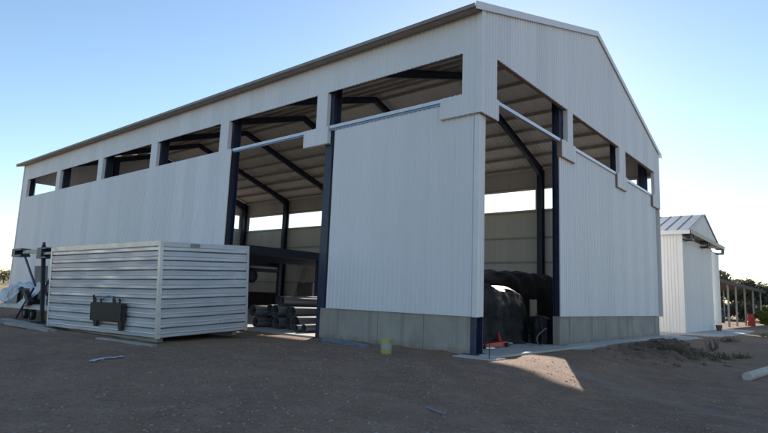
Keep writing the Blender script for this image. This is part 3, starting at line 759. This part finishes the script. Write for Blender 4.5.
for (x, y, r_, z_, l_, rz, lab) in spec:
    if proto is None:
        proto = pipe.build('metal_pipe', M['pipe'], smooth=True, autosmooth=40); o = proto
    else:
        o = proto.copy(); COL.objects.link(o)
    o.location = (x, y, .085 + z_); o.scale = (r_, l_, r_); o.rotation_euler = (random.uniform(-.004, .012) if z_ < .5 else random.uniform(-.02, .02), 0, rz + random.uniform(-.045, .045))
    tag(o, lab, 'pipe', 'metal pipes stacked in the left doorway')

ld = empty('ladder', (-27.8, 17.6, .085), 'thin grey ladder leaning under the mezzanine', 'ladder')
for dx in (-.25, .25):
    MB().bar((-27.8 + dx, 17.2, .085), (-27.8 + dx, 18.8, 3.95), .06, .08).build('rail', M['post'], ld)
for k in range(10):
    t = (k + .7) / 10.5; MB().bar((-28.02, 17.2 + 1.6 * t, .085 + 3.85 * t), (-27.58, 17.2 + 1.6 * t, .085 + 3.85 * t), .03, .03).build('rung', M['post'], ld)
cb = empty('cabinet', (-26.6, 17.8, .085), 'dark grey cabinet standing right of the ladder', 'cabinet')
MB().box(-27.4, -25.5, 17.4, 18.2, .085, 2.5).build('body', M['grey'], cb)
for x in (-27.37, -26.43): MB().box(x, x + .90, 17.375, 17.398, .2, 2.42).build('door', M['grey'], cb)
rl = empty('hose_reel', (-25.0, 10.9, 2.75), 'round dark hose reel hung on the mezzanine beam', 'hose reel')
t = MB(); t.lathe([(.30, -.1), (.48, -.1), (.52, -.05), (.52, .05), (.48, .1), (.30, .1)], (-25.0, 10.9, 2.75), 'x', 22, closed=True); t.build('hose', M['rubber'], rl, smooth=True, autosmooth=35)
t = MB(); t.lathe([(.29, -.06), (.29, .06)], (-25.0, 10.9, 2.75), 'x', 20); t.build('drum', M['navy'], rl)
for i, (x, y, w, h, lab) in enumerate(((-32.3, 17.5, 1.6, 1.5, 'brown cupboard under the mezzanine left of the ladder'),)):
    o = empty('cupboard', (x, y, .085), lab, 'cupboard')
    MB().box(x - w, x + w, y - .4, y + .4, .085, .085 + h).build('body', M['rust'], o); MB().box(x - w - .03, x + w + .03, y - .43, y + .42, .087 + h, .12 + h).build('top', M['plank'], o)

# ------------------------------------------------------------------ things in the right doorway
def heap(name, cx, cy, lx, ly, h, label, seed, tilt=0, power=3.2, folds=9, amp=.08, m='tarp', sag=.0):
    mb = MB(); na, nl = 150, 44
    for j in range(nl + 1):
        t = j / nl
        if t < .72:
            q = t / .72; zf = q ** .9 * .86; rr = 1.0 - .10 * q ** 2
        else:
            q = (t - .72) / .28; zf = .86 + .14 * math.sin(q * math.pi / 2); rr = .90 * (1 - q ** 1.6)
        for i in range(na):
            a = 2 * math.pi * i / na; c_, s_ = math.cos(a), math.sin(a)
            k = (abs(c_) ** power + abs(s_) ** power) ** (-1 / power)
            low = max(0, 1 - zf)
            fold = amp * (low * .9 + .15) * (math.sin(a * folds + 2.2 * noise.noise(Vector((c_ * 2, s_ * 2, seed)))*2 + zf * 1.5) ) * (1 if t < .97 else 0)
            nzv = noise.fractal(Vector((c_ * 1.6 + seed, s_ * 1.6, zf * 2.4)), .9, 2, 4) * .06 + .11 * max(0, 1 - abs(noise.noise(Vector((c_ * 3.4 + seed, s_ * 3.4, zf * .8)))) * 4) ** 2 * (1 - t * .6) * .8 + .03 * max(0, 1 - abs(noise.noise(Vector((c_ * 7 + seed, s_ * 7, zf * 1.6 + 3)))) * 5) ** 2 * (1 - t * .6)
            r = rr * k + (fold + nzv) * (rr)
            x = cx + lx / 2 * r * c_; y = cy + ly / 2 * r * s_
            z = .087 + h * zf * (1 + tilt * (y - cy) / ly) + (.07 * h * noise.noise(Vector((x * 1.3, y * 1.3, seed))) if zf > .3 else 0)
            mb.v.append((x, y, max(.087, z)))
    for j in range(nl):
        for i in range(na):
            i2 = (i + 1) % na; mb.f.append((j * na + i, j * na + i2, (j + 1) * na + i2, (j + 1) * na + i))
    mb.f.append(tuple(nl * na + i for i in range(na)))
    return tag(mb.build(name, M[m], smooth=True, autosmooth=60), label, 'tarpaulin heap', 'heaps under black tarpaulin in the right doorway')
heap('covered_heap', -2.85, 4.6, 2.9, 5.0, 2.12, 'front heap draped in creased black tarpaulin, its top edge catching light', 2.2, tilt=-.05, folds=15, amp=.07)
heap('covered_heap', -6.4, 11.4, 3.6, 13.5, 3.05, 'tallest and longest black tarpaulin heap, stretched behind the front one', 7.7, tilt=.22, power=6, folds=23)
heap('covered_heap', -1.15, 6.55, .95, 1.0, 1.05, 'small round black bundle beside the navy doorway column', 4.1, power=2.2, folds=8, amp=.08)
o = MB(); o.box(-2.35, -2.28, 8.3, 8.85, .087, 1.72)
tag(o.build('pale_board', M['pale']), 'pale board standing on edge behind the front tarpaulin heap', 'board')
jk = empty('trolley_jack', (-1.2, 3.0, .085), 'low red trolley jack on the floor under the front tarpaulin', 'trolley jack')
MB().hexa([(-1.35, 1.9, .11), (-1.0, 1.9, .11), (-.95, 3.7, .11), (-1.4, 3.7, .11), (-1.33, 1.9, .22), (-1.02, 1.9, .22), (-.99, 3.7, .26), (-1.36, 3.7, .26)]).build('chassis', M['red'], jk)
MB().tube([(-1.18, 3.5, .25), (-1.2, 3.42, .48), (-1.22, 3.4, .54)], [.06, .045, .07], 12).build('saddle', M['red'], jk)
MB().tube([(-1.18, 3.68, .22), (-1.1, 4.25, .16)], .03, 8).build('lever', M['pale'], jk)
for y in (2.05, 3.55):
    for x in (-1.44, -.92):
        t = MB(); t.lathe([(.075, -.03), (.075, .03)], (x, y, .16), 'x', 14); t.build('wheel', M['black'], jk)
hs = MB(); pts = []
for i in range(30):
    t = i / 29; pts.append((-.62 + .28 * math.sin(t * 6), 4.6 + t * 1.6, .10 + .75 * max(0, t - .55) ** 1.2 * 2))
hs.tube(pts, .022, 7)
tag(hs.build('hose', M['grey'], smooth=True), 'thin grey hose curling from the round black bundle onto the floor', 'hose')
rp = empty('marker_peg', (.42, -.15, .06), 'thin steel peg with a short crossbar at the corner of the slab', 'peg')
MB().tube([(.47, -.19, .03), (.48, -.19, .47)], .012, 6).build('rod', M['rust'], rp)
MB().bar((.40, -.23, .33), (.60, -.10, .34), .03, .03).build('crossbar', M['silver_b'], rp)

# ------------------------------------------------------------------ small things on the yard
bk = empty('bucket', (-2.1, -1.45, gz(-2.1, -1.45)), 'yellow-green plastic bucket with a grey band in front of the plinth', 'bucket')
z0 = gz(-2.1, -1.45) - .005; c_ = (-2.1, -1.45, z0)
t = MB(); t.lathe([(.02, .0), (.145, 0), (.158, .15)], c_, 'z', 24); t.build('base', M['yellow'], bk, smooth=True, autosmooth=40)
t = MB(); t.lathe([(.1, .15), (.159, .151), (.168, .30), (.1, .30)], c_, 'z', 24); t.build('band', M['greyband'], bk, smooth=True, autosmooth=40)
t = MB(); t.lathe([(.169, .301), (.175, .40), (.185, .40), (.185, .425), (.17, .425), (.165, .40), (.155, .02), (.02, .02)], c_, 'z', 24); t.build('rim', M['yellow'], bk, smooth=True, autosmooth=40)
MB().tube([(-2.1 + .186 * math.cos(a), -1.45 + .186 * math.sin(a) * .6 - .06, z0 + .40 - .18 * math.sin(a)) for a in [math.pi * i / 12 for i in range(13)]], .006, 6).build('handle', M['post'], bk, smooth=True)
def on_ground_strip(a, b, w, h, name, m, lab, cat):
    za = gz(*a) + h / 2; zb = gz(*b) + h / 2
    return tag(MB().bar((*a, za), (*b, zb), w, h).build(name, M[m]), lab, cat)
on_ground_strip((-5.75, -.35), (-3.5, -.72), .22, .10, 'steel_channel', 'bluestrip', 'blue-grey steel channel lying along the foot of the plinth', 'steel channel')
def crumple(name, a, b, w, m, lab, cat):
    mb = MB(); n = 14; a = Vector((*a, 0)); b = Vector((*b, 0)); d = (b - a).normalized(); s = Vector((-d.y, d.x, 0))
    for i in range(n + 1):
        p = a.lerp(b, i / n); p = p + s * .018 * math.sin(i * .9)
        for k, off in enumerate((-w / 2, -w / 6, w / 6, w / 2)):
            q = p + s * off * (1 - .3 * abs(math.sin(i * .7 + k))); zz = gz(q.x, q.y) + .02 + .035 * abs(noise.noise(Vector((i * .5, k * 1.3, 2))))
            mb.v += [(q.x, q.y, zz), (q.x, q.y, zz + .006)]
    for i in range(n):
        for k in range(3):
            e = (i * 4 + k) * 2; f = e + 8
            mb.f += [(e, e + 2, f + 2, f), (e + 1, f + 1, f + 3, e + 3)]
        e = i * 8; mb.f += [(e, e + 8, e + 9, e + 1), (e + 6, e + 7, e + 15, e + 14)]
    mb.f += [(0, 1, 3, 2), (2, 3, 5, 4), (4, 5, 7, 6)]
    return tag(mb.build(name, M[m], smooth=True, autosmooth=50), lab, cat)
M['offcut'] = mat('pale_blue_sheet', (.40, .46, .54), .45, .3, var=.2)
crumple('metal_offcut', (-4.86, -8.3), (-5.09, -7.5), .16, 'offcut', 'crumpled pale metal offcut on the gravel before the silver box', 'offcut')
crumple('plastic_strip', (2.9, -6.5), (3.35, -6.65), .06, 'bluestrip', 'small blue plastic strip alone on the open gravel', 'plastic strip')
kb = MB(); pts = [(5.72, 4.9, gz(5.72, 4.9) + .09), (6.0, 7.4, gz(6.0, 7.4) + .10), (6.3, 10.0, gz(6.3, 10) + .10)]
kb.tube(pts, .125, 18)
tag(kb.build('concrete_pipe', M['conc_light'], smooth=True, autosmooth=50), 'pale concrete pipe lying on the ground at the right edge', 'concrete pipe')

# ------------------------------------------------------------------ second shed
s2 = empty('small_shed', (-6, 31, -.1), 'smaller white shed with blue-grey gable roof beyond the big shed', 'shed')
X2 = -.13; Y0, Y1 = 26.0, 36.0; EZ = 6.6; RZ = 8.25; XL = -4.6  # XL keeps the unseen part short so sun reaches between the sheds
sl2 = (RZ - EZ) / 5
M['clad2'] = cladding('small_shed_cladding', (.78, .77, .74), axis='X', dirt=.05)
M['clad2y'] = cladding('small_shed_gable_cladding', (.72, .735, .75), axis='Y', dirt=.05)
MB().ribbed((X2, Y0, 0), UX, NX, 0, X2 - XL, .0, EZ).build('wall_panel', M['clad2'], s2)
MB().ribbed((X2, Y0, 0), UY, NY, .0, 10, .0, EZ - .35).build('wall_panel', M['clad2y'], s2)
gt = MB(); f2 = lambda u: EZ + sl2 * (5 - abs(u - 5)) - .03
gt.ribbed((X2 + .45, Y0, 0), UY, NY, 0, 5, EZ - .02, f2); gt.ribbed((X2 + .45, Y0, 0), UY, NY, 5, 10, EZ - .02, f2); gt.build('gable_wall', M['clad2y'], s2)
MB().ribbed((X2, Y1, 0), UX, NB, 0, X2 - XL, .0, EZ).build('wall_panel', M['clad2'], s2)
MB().ribbed((XL, Y0, 0), UY, NG, 0, 10, 0, EZ).build('wall_panel', M['clad2y'], s2)
for s in (0, 1):
    ya = Y0 - .25 if s == 0 else Y1 + .25; yb = 31
    za = EZ - sl2 * .25 + .02; zb = RZ + .02
    r = MB(); x = XL
    while x < X2 + .5:
        x1 = min(x + .7, X2 + .55)
        r.hexa([(x, ya, za), (x1 - .05, ya, za), (x1 - .05, yb, zb), (x, yb, zb), (x, ya, za + .04), (x1 - .05, ya, za + .04), (x1 - .05, yb, zb + .04), (x, yb, zb + .04)])
        r.hexa([(x1 - .05, ya, za), (x1, ya, za), (x1, yb, zb), (x1 - .05, yb, zb), (x1 - .05, ya, za + .065), (x1, ya, za + .065), (x1, yb, zb + .065), (x1 - .05, yb, zb + .065)])
        x += .7
    r.build('roof_sheeting', M['shedroof'], s2)
    MB().box(XL, X2 + .55, ya - (.07 if s == 0 else -.005), ya + (-.005 if s == 0 else .07), za - .20, za + .06).build('eave_gutter', M['tank'], s2)
# projecting header on the gable with its sliding-door brackets
MB().box(X2 + .03, X2 + .55, Y0 - .2, 38.3, EZ - .12, EZ - .03).build('header_soffit', M['fascia'], s2)
MB().box(X2 + .555, X2 + .60, Y0 - .2, 38.3, EZ - .22, EZ + .05).build('door_track', M['fascia'], s2)
for y in (26.25, 31.6, 37.4):
    b = MB(); x0, x1 = X2 + .035, X2 + .58
    b.box(x0, x1, y - .06, y + .06, EZ - .23, EZ - .125); b.box(x0, x1, y - .06, y + .06, EZ - .62, EZ - .52); b.box(x1 - .1, x1, y - .06, y + .06, EZ - .52, EZ - .23)
    b.box(x0, x1, y + .55, y + .66, EZ - .23, EZ - .125); b.box(x0, x1, y + .55, y + .66, EZ - .62, EZ - .52); b.box(x1 - .1, x1, y + .065, y + .545, EZ - .62, EZ - .52); b.box(x1 - .1, x1, y + .55, y + .66, EZ - .52, EZ - .23)
    b.build('bracket', M['dark_frame'], s2)
lstrip(X2 + .024, Y0 - .024, 1, -1, .0, EZ - .13, .14, .012).build('corner_trim', M['tank'], s2)
MB().box(XL, X2 - .04, Y0 + .01, Y0 + .2, -.3, .0).build('footing', M['concrete'], s2)
MB().box(X2 - .25, X2 - .04, Y0 + .21, Y1, -.3, .0).build('footing', M['concrete'], s2)
pt = MB(); pt.lathe([(.12, 0), (.2, .22), (.23, .4), (.25, .42), (.22, .43), (.05, .36)], (.45, 34.2, .03), 'z', 18)
tag(pt.build('clay_pot', M['terracotta'], smooth=True, autosmooth=40), 'brown clay pot at the far corner of the small shed', 'pot')
tk = empty('water_tank', (-1.4, 41.5, -.1), 'tall narrow white tank rising behind the small shed', 'tank')
t = MB(); t.lathe([(.7, -.2), (.7, 6.3), (.66, 6.45), (.2, 6.6)], (-1.2, 41.5, 0), 'z', 32); t.build('body', M['tank'], tk, smooth=True, autosmooth=30)
t = MB(); t.lathe([(.21, 6.601), (.24, 6.62), (.24, 6.72), (.05, 6.75)], (-1.2, 41.5, 0), 'z', 20); t.build('lid', M['post'], tk, smooth=True, autosmooth=30)

# ------------------------------------------------------------------ carport
cp = empty('carport', (-3.2, 60, -.15), 'long open carport with a flat dark roof on thin grey posts', 'carport')
MB().box(-5.6, -1.0, 43, 80, 4.27, 4.37).build('roof', M['timber'], cp)
MB().box(-1.0 + .003, -.92, 43, 80, 4.05, 4.40).build('fascia', M['rust'], cp)
for y in (50.2, 55.2, 61.5, 68.5, 76):
    MB().box(-1.28, -1.12, y - .08, y + .08, -.4, 4.268).build('post', M['post'], cp)
    MB().box(-5.5, -5.35, y - .08, y + .08, -.4, 4.268).build('post', M['post'], cp)
br = empty('barrel', (-.35, 60.8, -.2), 'red steel barrel standing beside the carport posts', 'barrel')
zb = gz(-.35, 60.8)
t = MB(); t.lathe([(.37, 0), (.38, .04), (.38, .44), (.40, .46), (.38, .48), (.38, .88), (.40, .90), (.38, .92), (.38, 1.28), (.36, 1.31)], (-.6, 60.8, zb), 'z', 24); t.build('body', M['red'], br, smooth=True, autosmooth=40)
t = MB(); t.lathe([(.35, 1.311), (.35, 1.34), (.1, 1.34)], (-.6, 60.8, zb), 'z', 24); t.build('lid', M['red'], br)
gbt = empty('upright_shape', (-4.2, 66, -.2), 'dark upright shape of unclear kind in the shade under the carport', 'upright shape')  # invented bottle form for an unclear dark upright shape
t = MB(); t.lathe([(.26, 0), (.28, .05), (.28, 1.25), (.2, 1.45), (.07, 1.52)], (-4.2, 66, gz(-4.2, 66)), 'z', 18); t.build('body', M['navy'], gbt, smooth=True, autosmooth=40)
t = MB(); t.lathe([(.06, 1.521), (.09, 1.55), (.09, 1.68), (.05, 1.7)], (-4.2, 66, gz(-4.2, 66)), 'z', 12); t.build('neck', M['grey'], gbt)

# ------------------------------------------------------------------ vegetation
def leaf_cloud(rs, centers, n, size, flat=.8):
    mb = MB()
    for _ in range(n):
        (cx, cy, cz, r) = rs.choice(centers)
        while True:
            p = Vector((rs.uniform(-1, 1), rs.uniform(-1, 1), rs.uniform(-1, 1)))
            if .25 < p.length < 1: break
        p = Vector((cx + p.x * r, cy + p.y * r, cz + p.z * r * flat))
        a = Vector((rs.gauss(0, 1), rs.gauss(0, 1), rs.gauss(0, 1))).normalized(); b = a.orthogonal().normalized()
        c = a.cross(b); s = size * rs.uniform(.6, 1.4)
        mb.add([p - b * s - c * s * .2, p + c * s * .45, p + b * s, p - c * s * .5], [(0, 1, 2, 3)])
    return mb
def tree(x, y, h, w, seed, leaf, label, n=1500, size=.22, group='trees beyond the carport', name='tree'):
    rs = random.Random(seed); z = gz(x, y)
    t = empty(name, (x, y, z), label, 'tree', group)
    tk_ = MB(); tip = []
    tk_.tube([(x, y, z - .3), (x + .1, y, z + h * .2), (x + rs.uniform(-.3, .3), y, z + h * .5)], [h * .035, h * .028, h * .016], 8)
    for k in range(7):
        a = k * .9 + rs.random(); zz = z + h * rs.uniform(.18, .45); r = w * rs.uniform(.25, .48)
        e = (x + r * math.cos(a), y + r * math.sin(a), z + h * rs.uniform(.55, .85))
        tk_.tube([(x, y, zz), ((x * 2 + e[0]) / 3, (y * 2 + e[1]) / 3, zz + (e[2] - zz) * .5), e], [h * .015, h * .011, h * .004], 6); tip.append(e)
    tk_.build('trunk', M['bark'], t, smooth=True)
    cs = [(e[0], e[1], e[2], w * rs.uniform(.13, .24)) for e in tip]
    for k in range(15):
        a = rs.random() * 6.28; r = w * .46 * rs.random() ** .6
        cs.append((x + r * math.cos(a), y + r * math.sin(a), z + h * rs.uniform(.12, .85), w * rs.uniform(.12, .22)))
    leaf_cloud(rs, cs, n, size).build('crown', M[leaf], t)
    return t
def shrub(x, y, h, w, seed, leaf, label, n=700, size=.1, group='shrubs beyond the carport'):
    rs = random.Random(seed); z = gz(x, y)
    t = empty('shrub', (x, y, z), label, 'shrub', group)
    s = MB()
    for k in range(6):
        a = k * 1.05 + rs.random(); s.tube([(x, y, z - .1), (x + w * .2 * math.cos(a), y + w * .2 * math.sin(a), z + h * .5), (x + w * .35 * math.cos(a), y + w * .35 * math.sin(a), z + h * .85)], [.03, .02, .008], 5)
    s.build('stem', M['bark'], t)
    cs = []
    for k in range(12):
        a = rs.random() * 6.28; r = w * .38 * rs.random() ** .5
        cs.append((x + r * math.cos(a), y + r * math.sin(a), z + h * rs.uniform(.22, .85), w * rs.uniform(.10, .2)))
    leaf_cloud(rs, cs, n, size).build('foliage', M[leaf], t)
    return t
tree_spec = [(-9.5, 92, 8.8, 7.5, 'leaf1', 'leftmost dark tree seen through the carport'), (-5.6, 100, 8.0, 6.5, 'leaf2', 'brownish tree just right of the leftmost one'),
             (-2.0, 110, 7.4, 8, 'leaf1', 'low dark tree behind the middle carport posts'), (1.5, 96, 7.3, 6.5, 'leaf1', 'dark round tree rising above the carport end'),
             (3.9, 101, 8.6, 7.2, 'leaf1', 'tallest olive tree near the right edge'), (6.4, 112, 8.6, 8, 'leaf2', 'brownish tree at the right edge'),
             (-14.5, 104, 7.2, 8, 'leaf1', 'dark tree half hidden behind the white tank'), (8.8, 100, 6.8, 6, 'leaf1', 'dark tree cut off by the right edge'), (0, 140, 9.5, 12, 'leaf2', 'most distant wide tree between the others')]
for i, (x, y, h, w, lf, lab) in enumerate(tree_spec): tree(x, y, h * .9, w, 20 + i, lf, lab, n=4600, size=.33)
shrub_spec = [(1.6, 56, 1.7, 2.6, 'leaf3', 'yellow-green sunlit shrub beside the apron at the right edge'), (-4.8, 84, 2.4, 5, 'leaf2', 'brown shrub behind the carport posts'), (-.2, 86, 2.6, 5, 'leaf3', 'pale green shrub behind the red barrel'),
              (3.0, 80, 2.0, 4, 'leaf2', 'brown shrub right of the carport'), (4.8, 74, 1.8, 4, 'leaf3', 'light shrub near the right edge behind the others'), (-9, 80, 2.6, 5, 'leaf1', 'dark shrub at the left end of the carport'),
              (-6.5, 88, 3.0, 6, 'leaf2', 'tallest brown shrub behind the carport roof'), (-2.6, 92, 3.2, 6, 'leaf1', 'dark shrub under the middle of the carport roof line'), (6.5, 90, 3.4, 7, 'leaf1', 'dark broad shrub at the right edge under the trees'), (2.2, 93, 3.2, 6, 'leaf2', 'broad brown shrub under the dark round tree')]
for i, (x, y, h, w, lf, lab) in enumerate(shrub_spec): shrub(x, y, h, w, 50 + i, lf, lab, n=2200, size=.17)
hill = [(-210, 37, 5.5, 9, 'dark low tree on the left horizon'), (-222, 52, 5.0, 10, 'second dark tree on the left horizon, farther back'), (-190, 30, 3.2, 7, 'small bush-like tree in front on the left horizon')]
for i, (x, y, h, w, lab) in enumerate(hill): tree(x, y, h, w, 80 + i, 'leaf2', lab, n=900, size=.4, group='trees on the left horizon')
# low weeds on the dirt mound
weeds = [(3.2, 8.5, .34, 'largest grey-green weed at the front of the dirt mound'), (3.55, 8.15, .28, 'weed clump at the mound foot towards the yard'), (2.75, 8.0, .22, 'small weed left of the largest clump'),
         (3.9, 9.6, .3, 'weed clump on the right slope of the mound'), (4.1, 11.6, .34, 'tall weed behind the mound near the apron'), (3.3, 14.5, .6, 'thin bare twiggy weed standing at the mound top by the small shed'),
         (4.5, 13.2, .28, 'low weed on the flat ground right of the mound'), (3.0, 20.5, .35, 'grass clump at the edge of the apron'), (3.9, 27, .4, 'grass tuft beside the far end of the apron')]
for i, (x, y, h, lab) in enumerate(weeds):
    rs = random.Random(100 + i); z = gz(x, y); mb = MB(); mb.v.append((x, y, z - .02))
    for k in range(60 if h < .5 else 30):
        a = rs.random() * 6.28; r = h * (1.7 if h < .5 else .6) * rs.random() ** .7
        px, py = x + r * math.cos(a), y + r * math.sin(a); l = h * rs.uniform(.2, .8 if h < .5 else 1.1)
        s_ = .013 * rs.uniform(.7, 1.5); ux, uy = -math.sin(a) * s_, math.cos(a) * s_
        zz = gz(px, py) + l * .35; qx, qy = px + rs.gauss(0, .3) * l, py + rs.gauss(0, .3) * l
        n_ = len(mb.v)
        mb.v += [(px - ux, py - uy, zz), (px + ux, py + uy, zz + .01), (qx + ux * .9, qy + uy * .9, zz + l * .5), (qx - ux * .9, qy - uy * .9, zz + l * .5), (qx + rs.gauss(0, .2) * l, qy + rs.gauss(0, .2) * l, zz + l * .8)]
        mb.f += [(0, n_, n_ + 1), (n_, n_ + 1, n_ + 2, n_ + 3), (n_ + 3, n_ + 2, n_ + 4)]
    tag(mb.build('weed', M['weed']), lab, 'weed', 'weeds around the dirt mound')

# ------------------------------------------------------------------ light
SAZ, SEL = R(-27.2), R(20.9)
sun_dir = Vector((math.sin(SAZ) * math.cos(SEL), math.cos(SAZ) * math.cos(SEL), math.sin(SEL)))
sd = bpy.data.lights.new('sun', 'SUN'); sd.energy = 5.0; sd.angle = R(.5); sd.color = (1, .90, .78)
so = bpy.data.objects.new('sun', sd); COL.objects.link(so); so.rotation_euler = sun_dir.to_track_quat('Z', 'Y').to_euler()
so.location = (0, 0, 40)
w = bpy.data.worlds.new('World'); S.world = w; w.use_nodes = True
nt = w.node_tree; bg = nt.nodes['Background']; sky = nt.nodes.new('ShaderNodeTexSky'); sky.sky_type = 'NISHITA'
sky.sun_disc = False; sky.sun_elevation = SEL; sky.sun_rotation = SAZ
sky.altitude = 100; sky.air_density = 1.1; sky.dust_density = .12; sky.ozone_density = 2.0
nt.links.new(sky.outputs[0], bg.inputs[0]); bg.inputs[1].default_value = .10

# ------------------------------------------------------------------ camera
f, yaw, pitch, roll = 555.357, R(-40.046), R(8.216), R(2.185)
fw = Vector((math.sin(yaw) * math.cos(pitch), math.cos(yaw) * math.cos(pitch), math.sin(pitch)))
rt = Vector((math.cos(yaw), -math.sin(yaw), 0)); up = rt.cross(fw)
r2 = rt * math.cos(roll) + up * math.sin(roll); u2 = -rt * math.sin(roll) + up * math.cos(roll)
cd = bpy.data.cameras.new('camera'); cd.sensor_width = 36; cd.lens = f / 768 * 36; cd.clip_end = 9000; cd.clip_start = .1
co = bpy.data.objects.new('camera', cd); COL.objects.link(co)
co.matrix_world = Matrix(((r2.x, u2.x, -fw.x, 8.082), (r2.y, u2.y, -fw.y, -13.884), (r2.z, u2.z, -fw.z, 1.6), (0, 0, 0, 1)))
S.camera = co
S.render.engine = 'CYCLES'
S.cycles.max_bounces = 12; S.cycles.diffuse_bounces = 9
S.view_settings.view_transform = 'Standard'; S.view_settings.look = 'None'
S.view_settings.gamma = 1; S.view_settings.use_curve_mapping = False
S.view_settings.exposure = .90
